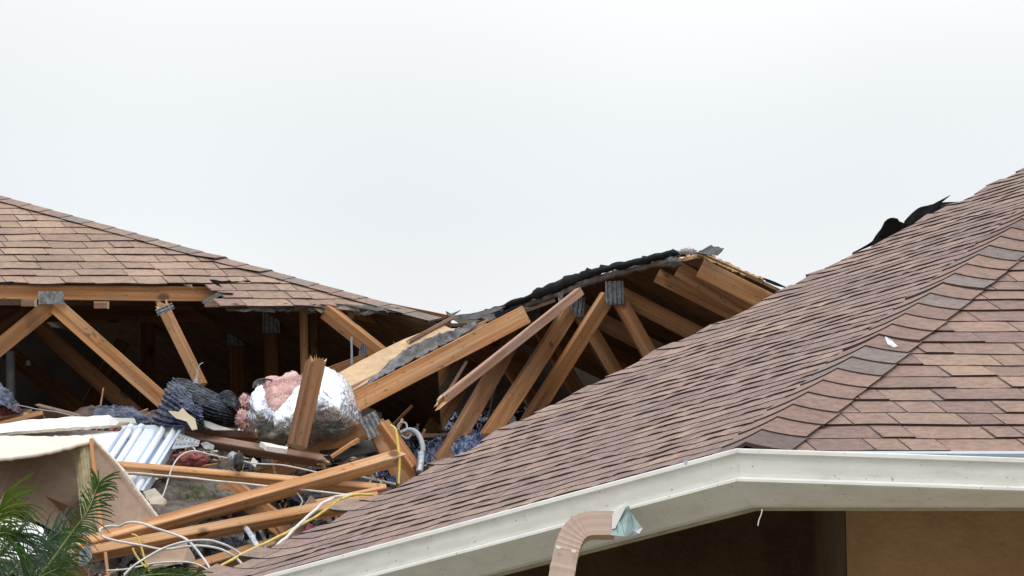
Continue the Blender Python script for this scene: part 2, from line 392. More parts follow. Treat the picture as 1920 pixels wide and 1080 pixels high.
def tube(name, pts, r, m, parent=None, seg=10, sub=10, wob=0, world=False, flat=1.0, kink=0):
    P = [p if world else W(*p) for p in pts]; n_ = sub * (len(P) - 1); C = [cr(P, i / n_) for i in range(n_ + 1)]
    if kink: C = [c + Vector((noise.noise(c * 9 + Vector((5, 0, 0))), 0, noise.noise(c * 9))) * kink for c in C]
    bm = bmesh.new(); rings = []
    for i, c in enumerate(C):
        t = (C[min(i + 1, n_)] - C[max(i - 1, 0)]).normalized()
        up = Vector((0, 1, 0)) if abs(t.y) < .9 else Vector((1, 0, 0))
        s = t.cross(up).normalized(); q = t.cross(s)
        rad = r(i / n_) if callable(r) else r
        if wob: rad *= 1 + wob * noise.noise(c * 40)
        rings.append([bm.verts.new(c + s * math.cos(k / seg * 6.2832) * rad + q * math.sin(k / seg * 6.2832) * rad * flat) for k in range(seg)])
    for i in range(n_):
        for k in range(seg): bm.faces.new([rings[i][k], rings[i][(k + 1) % seg], rings[i + 1][(k + 1) % seg], rings[i + 1][k]])
    bm.faces.new(rings[0]); bm.faces.new(list(reversed(rings[-1])))
    bmesh.ops.recalc_face_normals(bm, faces=bm.faces)
    return link(name, bm, m, parent, smooth=True)
def blob(name, c, rx, ry, rz, m, parent=None, amp=.25, freq=3, seed=0, sub=4, fuzz=0):
    bm = bmesh.new(); bmesh.ops.create_icosphere(bm, subdivisions=sub, radius=1); p0 = W(*c); rr = random.Random(seed)
    for v in bm.verts:
        d = noise.fractal(v.co * freq + Vector((seed, 0, 0)), 1, 2, 4)
        k = 1 + amp * d + .05 * noise.fractal(v.co * 11 + Vector((0, seed, 0)), 1, 2, 3); v.co = p0 + Vector((v.co.x * rx, v.co.y * ry, v.co.z * rz)) * k
    if fuzz:
        for v in rr.sample(list(bm.verts), min(len(bm.verts), fuzz)):
            d = (v.co - p0).normalized(); e = Vector((rr.uniform(-1, 1), rr.uniform(-1, 1), rr.uniform(-1, 1))) * .5
            t = bm.verts.new(v.co + (d + e).normalized() * rr.uniform(.003, .012)); s = Vector((.0015, 0, .0015))
            a = bm.verts.new(v.co + s); b_ = bm.verts.new(v.co - s); bm.faces.new([a, b_, t])
    return link(name, bm, m, parent, smooth=True)

# ------------------------------------------------------------------ shingles
PAL = [(.34, .24, .19), (.31, .215, .17), (.25, .17, .15), (.38, .28, .215), (.235, .155, .145), (.32, .225, .18)]
def even(pl, k):
    mn = [sum(c[i] for c in pl) / len(pl) for i in range(3)]
    return [tuple(c[i] * (1 - k) + mn[i] * k for i in range(3)) for c in pl]
PAL = even(PAL, .3)
BUTT = (.06, .036, .033)
def shingles(name, O, ud, vd, nn, rows, span, exp, parent, m, seed=1, shear=0.0, thick=.006, step=.011, row0=0, rag=.0, pal=PAL, lift=None, clamp=None, steps=.5, gap=.0026, taper=0, jp=.6, tabs=(.075, .11, .15, .19, .25, .3)):
    rr = random.Random(seed); bm = bmesh.new(); cl = bm.loops.layers.float_color.new('tint')
    def face(vs, c):
        f = bm.faces.new(vs)
        for lp in f.loops: lp[cl] = (*c, 1)
    for r in range(row0, rows):
        v0 = r * exp; u0, u1 = span(r); u = u0; thk = False
        while u < u1 - .01:
            wd = min(rr.choice(tabs) * rr.uniform(.85, 1.15), u1 - u)
            joint = rr.random() < jp
            thk = rr.random() < steps
            c = list(rr.choice(pal)); k = rr.uniform(.9, 1.1); c = tuple(x * k for x in c)
            h = step if thk else thick
            nseg = max(1, int(wd / (.02 if taper else .06))); g = gap if joint else 0
            A = []
            for i in range(nseg + 1):
                uu = u + g + (wd - g) * i / nseg
                ht_ = h
                if taper: ed = min(i, nseg - i) * wd / nseg; ht_ = thick + (h - thick) * min(1, ed / taper)
                def P(vv, hh):
                    q = Vector((uu * 3.1, vv * 3.1, seed)); wob = .004 * noise.noise(q) + .0022 * noise.noise(q * 4)
                    hgt = hh + wob
                    if lift: hgt += lift(uu, vv)
                    jag = rag * (noise.noise(Vector((uu * 22, r * 3.0, seed))) ) if vv == v0 else 0
                    ua = uu - shear * (vv - v0)
                    if clamp: ua = clamp(ua, vv)
                    return O + ud * ua + vd * (vv + jag + .0018 * noise.noise(Vector((uu * 9, r * 2.3, seed)))) + nn * hgt
                A.append((P(v0, ht_ - .004), P(v0, ht_), P(v0 + exp * 1.02, ht_ * .22)))
            vb = [bm.verts.new(a[0] - nn * .004) for a in A]; vt = [bm.verts.new(a[1]) for a in A]; vu = [bm.verts.new(a[2]) for a in A]
            for i in range(nseg):
                face([vt[i], vt[i + 1], vu[i + 1], vu[i]], c)
                face([vb[i], vb[i + 1], vt[i + 1], vt[i]], BUTT)
            for e in (0, -1):
                q = bm.verts.new(A[e][2] - nn * .008)
                face([vb[e], vt[e], vu[e], q], BUTT)
            if g:
                a0, a2 = A[0][1] - nn * (h * .45), A[0][2]; e_ = ud * -g * 1.15
                face([bm.verts.new(a0 + e_), bm.verts.new(a0), bm.verts.new(a2), bm.verts.new(a2 + e_)], BUTT)
            u += wd
    return link(name, bm, m, parent)
def caps(name, pts, half, lwing, rwing, exp, parent, m, cols, seed=3, raise_=.012, skip=(), lifts={}, bt=.008):
    """hip caps: bent shingles along a hip from pts[0] to pts[1]; wings are unit vectors lying in the two roof planes"""
    a, b_ = pts; d = (b_ - a).normalized(); Ln = (b_ - a).length; n_ = int(Ln / exp); rr = random.Random(seed)
    bm = bmesh.new(); cl = bm.loops.layers.float_color.new('tint'); up = -(lwing + rwing).normalized()
    for i in range(n_):
        if i in skip: continue
        c = cols[i % len(cols)]; k = rr.uniform(.93, 1.07); c = tuple(x * k for x in c)
        lf = lifts.get(i, 0); rows = []; hl = half * rr.uniform(.96, 1.04); hr = half * rr.uniform(.96, 1.04); sk = rr.uniform(-.006, .006)
        for s0, h in ((-.004, 0), (0, bt), (exp * .5, bt * .6), (exp * 1.08, .0012)):
            row = []; f = 1 - s0 / exp if s0 > 0 else 1
            for q in range(-6, 7):
                t = q / 6; wv = rwing if t > 0 else lwing; ht = hr if t > 0 else hl
                rd = raise_ * (1 - abs(t)) ** 2 - .004 * 0
                row.append(bm.verts.new(a + d * (i * exp + s0 + sk * t) + wv * abs(t) * ht + up * (rd + .009 + (h if s0 >= 0 else -.004) * 1 + lf * f * (.4 + .6 * abs(t)))))
            rows.append(row)
        for r in range(3):
            for q in range(12):
                f = bm.faces.new([rows[r][q], rows[r][q + 1], rows[r + 1][q + 1], rows[r + 1][q]])
                for lp in f.loops: lp[cl] = (*(BUTT if r == 0 else c), 1)
    return link(name, bm, m, parent, smooth=False)

# ================================================================== GROUND
bm = bmesh.new()
vs = [bm.verts.new(p) for p in ((-800, -800, 0), (800, -800, 0), (800, 1500, 0), (-800, 1500, 0))]; bm.faces.new(vs)
tag(link('ground', bm, M_grass), kind='structure')

# ================================================================== NEAR HOUSE: bay with shingled hip roof and gutter
p = .595; c30 = math.cos(math.atan(p)); s30 = math.sin(math.atan(p)); q2 = math.sqrt(.5); EXP = .143
E0 = W(1398, 849, 11.6)
eL = Vector((-q2, q2, 0)); nL = Vector((q2, q2, 0)); vL = Vector((q2 * c30, q2 * c30, s30)); NL = Vector((-q2 * s30, -q2 * s30, c30))
eR = Vector((1, 0, 0)); vR = Vector((0, c30, s30)); NR = Vector((0, -s30, c30))
house = empty('bay_house', (E0.x, E0.y + 1, 0), 'near house with an octagonal bay, brown shingle roof and white gutter, filling the lower right', 'house')
RAKE = 2.30
def rake(v):
    n_ = v * c30; return 2.29 + .06 * min(1, n_) - .075 * max(0, n_ - 1.4)
def lift_rake(u, v):      # shingles curl up near the torn rake edge
    d = max(0, 1 - (rake(v) + .02 - u) / .14); return .022 * d * d * max(0, .35 + noise.noise(Vector((v * 5, 1, 2))) + .9 * math.exp(-v * 1.2))
rk = random.Random(5)
EXL = .092
shingles('roof_shingles', E0, eL, vL, NL, 59, lambda r: (.4142 * r * EXL * c30, rake(r * EXL) + rk.uniform(-.015, .02) + (rk.uniform(-.02, .07) if r < 13 else 0)), EXL, house, M_shingle, seed=11, lift=lift_rake, pal=[(.315, .235, .205), (.285, .21, .19), (.345, .265, .22), (.26, .19, .178), (.30, .222, .20)], thick=.0034, step=.0062, clamp=lambda u, v: max(u, .4142 * v * c30 + .015), steps=.5, taper=.03, jp=1.0, gap=.0042, tabs=(.07, .1, .13, .17))  # left slope palette greyed, painting in the sheen of a grazing view
shingles('roof_shingles', E0, eR, vR, NR, 24, lambda r: (.4142 * r * EXP * c30, 2.6), EXP, house, M_shingle, seed=12, shear=.19, thick=.004, step=.0078, jp=.95, gap=.005, tabs=(.09, .12, .16, .2, .24), clamp=lambda u, v: max(u, .4142 * v * c30 + .015))
# cap shingles on the hip
hipd = Vector((.4142, 1, p)); hA = E0 + hipd * .012; hB = E0 + hipd * 3.2
def wing(e, hd, out):
    h = hd.normalized(); x = (e - h * e.dot(h)); x.normalize(); return x
wl, wr = wing(eL, hipd, 0), wing(eR, hipd, 0)
G1, G2, D1 = (.21, .185, .18), (.235, .20, .19), (.15, .11, .11); B1, B2, B3 = (.27, .18, .15), (.285, .195, .16), (.25, .17, .145)
capcols = [D1, B3, B1, B2, B1, B2, G1, G2, B1, B1, B2, B3, G2, B2, G1, B1, B2, G1, B2, B1]
caps('hip_cap', (hA, hB), .126, wl, wr, EXP * 1.06, house, M_shingle, capcols, lifts={9: .004, 14: .004}, bt=.006)
# decks under the shingles
def quad_slab(name, P, nn, th, m, parent):
    bm = bmesh.new(); a = [bm.verts.new(q) for q in P]; b_ = [bm.verts.new(q - nn * th) for q in P]
    bm.faces.new(a); bm.faces.new(list(reversed(b_)))
    for i in range(len(P)): j = (i + 1) % len(P); bm.faces.new([a[j], a[i], b_[i], b_[j]])
    bmesh.ops.recalc_face_normals(bm, faces=bm.faces); return link(name, bm, m, parent)
def PL(t, n_): return E0 + eL * t + nL * n_ + Vector((0, 0, p * n_))
def PR(t, n_): return E0 + eR * t + Vector((0, n_, p * n_))
dn = NL * -.006
quad_slab('roof_deck', [PL(0.0, .01) + dn, PL(RAKE - .06, .01) + dn, PL(2.30, 1.4) + dn, PL(2.02, 4.6) + dn, PL(.4142 * 4.6, 4.6) + dn], NL, .018, M_sheath, house)
dn = NR * -.006
quad_slab('roof_deck', [PR(0, .01) + dn, PR(2.6, .01) + dn, PR(2.6, 4.6) + dn, PR(.4142 * 4.6, 4.6) + dn], NR, .018, M_sheath, house)
# rake rafter under the torn edge
bm = bmesh.new(); P0 = PL(RAKE - .06, .02) - NL * .075
Mx = Matrix.Identity(4)
for i, ax in enumerate((vL, eL, NL)):
    for k in range(3): Mx[k][i] = ax[k]
box_bm(bm, Matrix.Identity(4), 5.2, .038, .10)
for k in range(3): Mx[k][3] = P0[k]
link('rake_rafter', bm, M_pinedark, house, Mx)
# gutter: one profile swept round the corner
def sweep(name, prof, m, parent, sag=0, tL=2.75, tR=2.4, thick=0, closed=False, dent=0, smooth=False):
    def path(o, z):
        pts = []
        NSL = 26
        for i in range(NSL + 1):
            t = tL * (1 - i / NSL)
            if i < NSL: pts.append(E0 + eL * (t - o * .4142 * 0) + Vector((-q2 * o, -q2 * o, z)) + eL * (0))
        pts.append(E0 + Vector((-.4142 * o, -o, z)))
        for i in range(1, 13):
            x = tR * i / 12; pts.append(E0 + Vector((x, -o, z - sag * x * (1 if z > -.13 else 0))))
        return pts
    bm = bmesh.new(); lines = []
    for (o, z) in prof:
        ln = path(o, z)
        if dent: ln = [q + Vector((0, 1, .6)) * dent * noise.noise(q * 2.3 + Vector((0, 0, z * 30))) for q in ln]
        lines.append([bm.verts.new(q) for q in ln])
    n_ = len(lines)
    for i in range(n_ if closed else n_ - 1):
        A, B = lines[i], lines[(i + 1) % n_]
        for j in range(len(A) - 1): bm.faces.new([A[j], A[j + 1], B[j + 1], B[j]])
    o = link(name, bm, m, parent, smooth=smooth)
    if thick: sm = o.modifiers.new('thickness', 'SOLIDIFY'); sm.thickness = thick; sm.offset = 0
    return o
zl = -.008
GP = [(-.045, zl - .004), (-.04, zl - .07), (.04, zl - .07), (.05, zl - .01), (.052, zl), (.068, zl), (.070, zl - .003), (.070, zl - .0125), (.061, zl - .015),
      (.058, zl - .026), (.054, zl - .045), (.049, zl - .062), (.047, zl - .072), (.050, zl - .078), (.066, zl - .0805), (.0675, zl - .083), (.0675, zl - .0895), (.061, zl - .092), (-.03, -.137), (-.05, -.137)]
gut = sweep('gutter', GP, M_gutter, house, sag=.036, thick=.0012, dent=.0012)
tube('mitre_seam', [E0 + Vector((-.4142 * (o + .001), -(o + .001), z)) for o, z in GP[6:19]], .0014, M_gutter, house, world=True, seg=6, sub=3)
sweep('fascia', [(-.052, .0), (-.052, -.141), (-.070, -.141), (-.070, .0)], M_fascia, house, closed=True, dent=.0008)
sweep('drip_edge', [(-.02, .004), (.004, .003), (.006, -.004), (-.034, -.012), (-.036, -.075)], M_drip, house, thick=.001)
tag(gut, 'dirty cream white gutter with open mitred corner')
# small leftovers on the gutter and roof
slab('debris_flake', [(1283, 858, 11.5), (1290, 861, 11.5), (1288, 872, 11.5), (1282, 870, 11.5)], .002, M_galv, house, jag=.001)
tube('hanging_fibre', [(1429, 955, 11.55), (1427, 965, 11.55), (1423, 975, 11.55), (1421, 986, 11.55)], .0015, M_gyp, house, seg=5)
slab('torn_shingle_tip', [(1659, 631, 12.6), (1668, 634, 12.6), (1684, 650, 12.6), (1675, 651, 12.6), (1664, 645, 12.6)], .004, [M_foil] * 3, house, jag=.001)
# walls (no soffit: the wall runs up behind the fascia)
ov = .80; WC = E0 + Vector((.4142 * ov, ov, 0))
def wall_bm(a, b_, th, ztop):
    d = (b_ - a).normalized(); nn = Vector((d.y, -d.x, 0)); bm = bmesh.new()
    vs = [bm.verts.new(Vector((q.x, q.y, z)) + o_) for z in (0, ztop) for q, o_ in ((a, Vector()), (b_, Vector()), (b_, -nn * th), (a, -nn * th))]
    for f in ((0, 1, 5, 4), (1, 2, 6, 5), (2, 3, 7, 6), (3, 0, 4, 7), (4, 5, 6, 7), (0, 3, 2, 1)): bm.faces.new([vs[i] for i in f])
    bmesh.ops.recalc_face_normals(bm, faces=bm.faces); return bm
zt = E0.z + p * ov - .03
link('wall', wall_bm(WC + Vector((.004, 0, 0)), WC + Vector((2.3, 0, 0)), .15, zt), M_stucco, house)
def roofed_wall(ra, rb, th, parent):       # wall between two plan points (relative to the corner E0), its top cut to the slope of the left roof plane
    a, b_ = [Vector((E0.x + r[0], E0.y + r[1], 0)) for r in (ra, rb)]
    d = (b_ - a).normalized(); nn = Vector((d.y, -d.x, 0)); bm = bmesh.new()
    P = [a, b_, b_ - nn * th, a - nn * th]; lo = [bm.verts.new(q) for q in P]
    hi = [bm.verts.new(Vector((q.x, q.y, E0.z + p * q2 * ((q.x - E0.x) + (q.y - E0.y)) - .05))) for q in P]
    for k in range(4): bm.faces.new([lo[k], lo[(k + 1) % 4], hi[(k + 1) % 4], hi[k]])
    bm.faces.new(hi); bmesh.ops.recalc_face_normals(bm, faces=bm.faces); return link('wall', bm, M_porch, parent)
wx = .4142 * ov
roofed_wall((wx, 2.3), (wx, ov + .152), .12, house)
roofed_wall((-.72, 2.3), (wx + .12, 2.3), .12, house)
# downspout
bm = bmesh.new(); YD = 11.80
pth = [W(x, y, YD - d) for x, y, d in ((1152, 985, 0), (1128, 985, 0), (1104, 986, 0), (1086, 993, 0), (1073, 1007, 0), (1065, 1026, 0), (1060, 1045, 0), (1052, 1085, 0), (1040, 1150, 0))]
C_ = [cr(pth, i / 48) for i in range(49)]; C_.append(Vector((C_[-1].x - .12, C_[-1].y, 0.05)))
prof = []
hw, hd = .0335, .026
for side in range(4):
    for k in range(12):
        t = k / 12 * 2 - 1; rbx = .0003 * math.cos(t * math.pi * 3)
        q = {0: (t * hw, -hd - rbx), 1: (hw + rbx, t * hd), 2: (-t * hw, hd + rbx), 3: (-hw - rbx, -t * hd)}[side]
        prof.append(q)
rings = []
for i, c in enumerate(C_):
    t = (C_[min(i + 1, len(C_) - 1)] - C_[max(i - 1, 0)]).normalized(); s = Vector((0, 1, 0)).cross(t).normalized()
    d = C_[i].x; gg = 1.0
    if 14 < i < 36: gg = 1 + (.03 if i % 3 == 0 else -.004)        # crimped elbow
    if i == 40: gg = 1.05
    rings.append([bm.verts.new(c + s * x * gg + Vector((0, 1, 0)) * y * gg) for x, y in prof])
for i in range(len(rings) - 1):
    for k in range(len(prof)): bm.faces.new([rings[i][k], rings[i][(k + 1) % len(prof)], rings[i + 1][(k + 1) % len(prof)], rings[i + 1][k]])
dsp = link('downspout', bm, M_spout, house)
tag(dsp, 'tan ribbed metal downspout with crimped elbow')
for (x, y) in ((1047, 1025), (1076, 1032)):
    slab('joint_flange', [(x - 5, y - 3, YD - .04), (x + 6, y, YD - .04), (x + 3, y + 4, YD - .04), (x - 4, y + 3, YD - .04)], .002, M_gutter, dsp, jag=.001)
slab('torn_end', [(1148, 966, YD - .03), (1157, 950, YD - .03), (1178, 940, YD - .035), (1180, 947, YD - .035), (1158, 962, YD - .03), (1154, 990, YD - .03), (1147, 992, YD - .03)], .002, M_gutter, dsp, jag=.001)
fl = slab('torn_flashing', [(1157, 958, YD - .02), (1178, 944, YD - .02), (1184, 962, YD - .02), (1204, 990, YD - .03), (1190, 994, YD - .03), (1176, 992, YD - .02), (1172, 1006, YD - .04), (1160, 1005, YD - .04), (1144, 1003, YD - .03), (1152, 985, YD - .02)], .002, M_patina, house, jag=.0012)
slab('bent_tab', [(1184, 993, YD - .05), (1206, 990, YD - .06), (1198, 1001, YD - .06), (1190, 1005, YD - .05)], .002, M_galv, fl, jag=.0008)
# torn black underlayment standing up over the rake
patch('underlayment_flap', [[(1598, 474, 16.2), (1636, 458, 16.2), (1668, 452, 16.2), (1706, 437, 16.1)],
      [(1632, 455, 16.1), (1650, 443, 16.1), (1674, 436, 16.1), (1702, 424, 16.1)],
      [(1644, 440, 16.0), (1662, 416, 16.0), (1676, 411, 16.0), (1702, 421, 16.0)]], 14, 24, M_felt, house, amp=.008, freq=5, thick=.005, seed=3, ridged=False)
patch('underlayment_flap', [[(1690, 444, 16.2), (1720, 428, 16.3), (1755, 410, 16.4), (1800, 388, 16.5)],
      [(1694, 431, 16.1), (1722, 411, 16.2), (1752, 396, 16.3), (1796, 384, 16.4)],
      [(1695, 414, 16.0), (1722, 391, 16.1), (1748, 384, 16.2), (1798, 378, 16.4)]], 12, 24, M_felt, house, amp=.006, freq=5, thick=.005, seed=4, ridged=False)
slab('torn_felt_strip', [(1722, 405, 16.1), (1738, 390, 16.1), (1754, 380, 16.1), (1768, 373, 16.1), (1783, 365, 16.1), (1766, 379, 16.1), (1752, 392, 16.1), (1738, 402, 16.1)], .004, M_felt, house, jag=.001)

# ================================================================== FAR HOUSE: torn hip roof with open attic
pf = .62; cf = math.cos(math.atan(pf)); sf = math.sin(math.atan(pf))
A0 = W(400, 533, 19.2); NF = Vector((0, -sf, cf)); vF = Vector((0, cf, sf)); EF = .143
H1 = on_plane(0, 371, A0, NF); H2 = on_plane(828, 601, A0, NF)
far = empty('damaged_house', (-1.4, 21, 0), 'far house on the left, its brown hip roof torn open to show dark attic trusses', 'house')
hd = (H1 - H2).normalized()
def hip_x(v):     # x of the hip on the course starting at v (v measured up the slope from A0)
    y = A0.y + v * cf; t = (y - H2.y) / (H1.y - H2.y); return H2.x + (H1.x - H2.x) * t
PALF = [(.38, .265, .19), (.36, .245, .18), (.31, .205, .16), (.40, .285, .205), (.35, .23, .175), (.40, .275, .195), (.28, .175, .145)]
PALF = even(PALF, .3)
XL = -3.2; XS = W(402, 533, 19.2).x
def span_f(r):
    v = (r) * EF
    if r >= 0: return (XL, hip_x(v) + .02)
    return (XS + {-1: -.005, -2: .06, -3: .05, -4: .62}.get(r, .3), hip_x(v) - (.02 if r > -4 else .1))
O_ = Vector((0, A0.y, A0.z))
def lift_f(u, v):
    if v < .02 and u < XS: return .006 * noise.noise(Vector((u * 6, 3, 1)))
    return 0
shingles('roof_shingles', O_, eR, vF, NF, 16, span_f, EF, far, M_shingle_far, seed=21, shear=.29, thick=.005, step=.008, row0=-3, rag=.012, pal=PALF, lift=lift_f, steps=.35, gap=.005, jp=.9, tabs=(.09, .12, .15, .19, .22), clamp=lambda u, v: min(u, hip_x(v)))
rq = random.Random(44); bm = bmesh.new(); cl_ = bm.loops.layers.float_color.new('tint')
for i in range(46):
    px = rq.uniform(440, 800); py = 575 + (px - 440) * .035 + rq.uniform(-4, 3) + max(0, px - 740) * .12
    P_ = W(px, py, 18.86 + rq.uniform(-.03, .02)); a_ = rq.uniform(.02, .07); b2_ = rq.uniform(.006, .018)
    vs = [bm.verts.new(P_ + Vector((math.cos(t) * a_ * rq.uniform(.6, 1.2), rq.uniform(-.012, .012), math.sin(t) * b2_ * rq.uniform(.5, 1.3) - math.cos(t) * a_ * .06))) for t in (0, .9, 1.9, 2.9, 3.8, 4.7, 5.6)]
    f = bm.faces.new(vs); cc = rq.choice([(.2, .19, .18), (.33, .25, .2), (.10, .09, .085), (.27, .25, .23)])
    for lp in f.loops: lp[cl_] = (*cc, 1)
link('torn_edge', bm, M_shingle_far, far)
# ragged shingle scraps hanging from the torn edge
for i, (pts, mm) in enumerate([
    ([(378, 567, 19.0), (392, 556, 19.0), (408, 548, 19.0), (432, 553, 19.0), (440, 562, 19.0), (412, 555, 19.0), (396, 562, 19.0), (382, 570, 19.0)], M_greyfelt),
    ([(392, 524, 19.1), (410, 526, 19.1), (470, 527, 19.1), (408, 530, 19.1), (418, 540, 19.1), (406, 534, 19.1)], M_felt),
    ([(446, 567, 18.95), (480, 566, 18.93), (520, 571, 18.93), (600, 573, 18.9), (700, 577, 18.87), (640, 577, 18.87), (560, 576, 18.9), (500, 575, 18.9), (470, 581, 18.9), (450, 580, 18.9), (447, 572, 18.9)], M_shingle_far),
    ([(628, 569, 18.84), (690, 573, 18.8), (760, 578, 18.75), (790, 590, 18.7), (745, 587, 18.75), (690, 580, 18.8), (640, 574, 18.84)], M_greyfelt),
    ([(340, 532, 19.1), (360, 533, 19.1), (362, 542, 19.1), (356, 537, 19.1)], M_shingle_far),
    ([(0, 531, 19.1), (26, 528, 19.1), (20, 534, 19.1), (8, 533, 19.1)], M_felt),
    ([(405, 548, 18.98), (438, 550, 18.98), (436, 553, 18.98), (424, 552, 18.98)], M_felt)]):
    o = slab('torn_shingle', pts, .006, [mm, M_felt, M_felt], far, jag=.004, seed=i, step=.015)
    me = o.data; ca = me.color_attributes.new('tint', 'FLOAT_COLOR', 'CORNER')
    for d in ca.data: d.color = (.33, .22, .18, 1)
wlf, wrf = wing(Vector((-1, 0, 0)), H1 - H2, 0), None
sideV = Vector((0, 1, 0)); wrf = (sideV - hd * sideV.dot(hd)).normalized()
GR = (.26, .23, .21)
caps('hip_cap', (H2 - hd * .0, H1 + hd * .6), .075, wlf, wrf, .17, far, M_shingle_far, [(.24, .19, .17), (.33, .24, .19), (.30, .21, .17), (.31, .22, .18), (.33, .22, .17), GR, (.30, .22, .18), (.33, .23, .18), (.34, .23, .18), (.3, .2, .17)], raise_=.0, seed=8, bt=.004, lifts={7: .008, 9: .012})
# decks: front slope (two boards, following the tear), side slope, ceiling
dd = NF * -.012
def PF(x, v, off=Vector()): return O_ + Vector((x, v * cf, v * sf)) + off
quad_slab('roof_deck', [PF(XL, .03, dd), PF(hip_x(.03) - .02, .03, dd), PF(hip_x(2.4), 2.4, dd), PF(XL, 2.4, dd)], NF, .018, M_sheath, far)
quad_slab('roof_deck', [PF(XS + .08, -3 * EF + .02, dd), PF(hip_x(-3 * EF) - .1, -3 * EF + .02, dd), PF(hip_x(.02) - .05, .026, dd), PF(XS + .02, .026, dd)], NF, .012, M_sheath, far)
back = Vector((0, 3.6, -.004)); dz = Vector((0, 0, -.02))
quad_slab('roof_deck', [H2 + dz + hd * .04, H1 + hd * .8 + dz, H1 + hd * .8 + back + dz, H2 + back + dz + hd * .04], Vector((0, 0, 1)), .018, M_sheath, far)
YB = 22.4
bm = bmesh.new(); vs = [bm.verts.new(W(*q)) for q in ((822, 606, 18.55), (880, 606, 18.9), (905, 600, 19.1), (985, 580, 19.3), (1040, 560, 19.6), (1040, 566, YB + .1), (985, 584, YB + .1), (905, 603, YB + .1), (880, 610, YB + .1), (822, 612, YB + .1))]
for f in ((0, 1, 8, 9), (1, 2, 7, 8), (2, 3, 6, 7), (3, 4, 5, 6)): bm.faces.new([vs[i] for i in f])
o = link('roof_deck', bm, M_sheath, far); sm = o.modifiers.new('thickness', 'SOLIDIFY'); sm.thickness = .014  # unseen deck strip added to block skylight and keep the attic dark
slab('attic_backing', [(-300, 560, YB), (300, 640, YB), (640, 650, YB), (830, 640, YB), (1010, 612, YB), (1220, 585, YB), (1600, 640, YB), (1700, 1150, YB), (-300, 1150, YB)], .02, M_attic, far, jag=.001, step=.5)  # closure added behind the attic, coloured near-black in place of shade
fz = W(400, 800, 19.0).z
quad_slab('attic_floor', [Vector((-3.2, 18.9, fz - .06)), Vector((3.4, 18.9, fz - .06)), Vector((3.4, YB, fz - .06)), Vector((-3.2, YB, fz - .06))], Vector((0, 0, 1)), .1, M_sheath, far)
link('wall', wall_bm(Vector((-3.2, 19.0, 0)), Vector((3.4, 19.0, 0)), .15, fz - .17), M_stucco, far)
link('wall', wall_bm(Vector((-3.2, YB + .2, 0)), Vector((-3.2, 19.0, 0)), .15, fz + 1.3), M_stucco, far)
link('wall', wall_bm(Vector((3.4, 19.0, 0)), Vector((3.4, YB + .2, 0)), .15, fz), M_stucco, far)
link('wall', wall_bm(Vector((3.4, YB + .1, 0)), Vector((-3.2, YB + .1, 0)), .15, fz), M_stucco, far)
# trusses in the open attic
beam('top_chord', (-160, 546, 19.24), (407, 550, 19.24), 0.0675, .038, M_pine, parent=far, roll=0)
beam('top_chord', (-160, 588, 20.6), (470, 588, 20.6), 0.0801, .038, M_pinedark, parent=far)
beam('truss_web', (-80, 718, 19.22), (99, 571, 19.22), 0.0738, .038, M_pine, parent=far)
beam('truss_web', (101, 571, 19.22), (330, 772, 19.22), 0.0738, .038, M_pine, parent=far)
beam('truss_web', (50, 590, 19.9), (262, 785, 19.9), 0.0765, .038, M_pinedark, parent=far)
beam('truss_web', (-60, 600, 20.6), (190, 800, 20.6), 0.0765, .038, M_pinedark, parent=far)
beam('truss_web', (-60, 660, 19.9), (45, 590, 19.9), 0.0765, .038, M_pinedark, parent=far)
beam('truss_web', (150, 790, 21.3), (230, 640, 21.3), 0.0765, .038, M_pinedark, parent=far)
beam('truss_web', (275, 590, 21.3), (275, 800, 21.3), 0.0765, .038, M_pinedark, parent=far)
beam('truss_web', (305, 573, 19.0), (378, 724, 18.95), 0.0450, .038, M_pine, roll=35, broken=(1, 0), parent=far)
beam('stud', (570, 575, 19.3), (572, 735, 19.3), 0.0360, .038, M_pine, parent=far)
beam('stud', (588, 575, 19.33), (590, 735, 19.33), 0.0360, .06, M_pinedark, parent=far, roll=10)  # other face of the same stud, its shade given by darker wood
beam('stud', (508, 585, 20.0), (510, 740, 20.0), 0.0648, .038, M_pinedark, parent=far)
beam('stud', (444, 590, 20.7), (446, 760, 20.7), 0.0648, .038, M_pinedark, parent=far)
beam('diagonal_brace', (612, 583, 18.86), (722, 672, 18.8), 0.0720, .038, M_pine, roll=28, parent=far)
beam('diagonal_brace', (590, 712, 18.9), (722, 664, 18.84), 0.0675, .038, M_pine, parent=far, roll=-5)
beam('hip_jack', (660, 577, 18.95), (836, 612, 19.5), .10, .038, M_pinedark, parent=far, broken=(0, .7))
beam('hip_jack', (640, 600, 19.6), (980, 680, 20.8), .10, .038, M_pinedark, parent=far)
for x0, y0 in ((53, 569), (189, 573), (396, 571)):
    beam('purlin_stub', (x0 - 11, y0, 19.12), (x0 + 14, y0, 19.12), .032, .10, M_pinegrey, parent=far)
plate('connector_plate', (97, 558, 19.2), 48, 24, 0, M_galv, far, t=.03, ribs=6)
plate('connector_plate', (509, 602, 19.97), 32, 44, 0, M_plate, far, t=.03)
plate('connector_plate', (444, 620, 20.67), 32, 56, 0, M_plate, far, t=.03)
plate('connector_plate', (311, 583, 18.95), 12, 34, -65, M_plate, far, t=.03, ribs=2)
plate('connector_plate', (682, 656, 18.78), 13, 22, -10, M_plate, far, t=.035, ribs=3)
slab('metal_strap', [(657, 632, 18.72), (661, 631, 18.72), (662, 698, 18.72), (658, 699, 18.72)], .003, M_plate, far, jag=.0006)
tube('vent_pipe', [(20, 660, 20.0), (20, 700, 20.0), (21, 770, 20.0)], .022, M_grey, far)
tube('bent_nail', [(738, 641, 18.7), (742, 648, 18.7), (746, 655, 18.7)], .002, M_plate, far, seg=5)
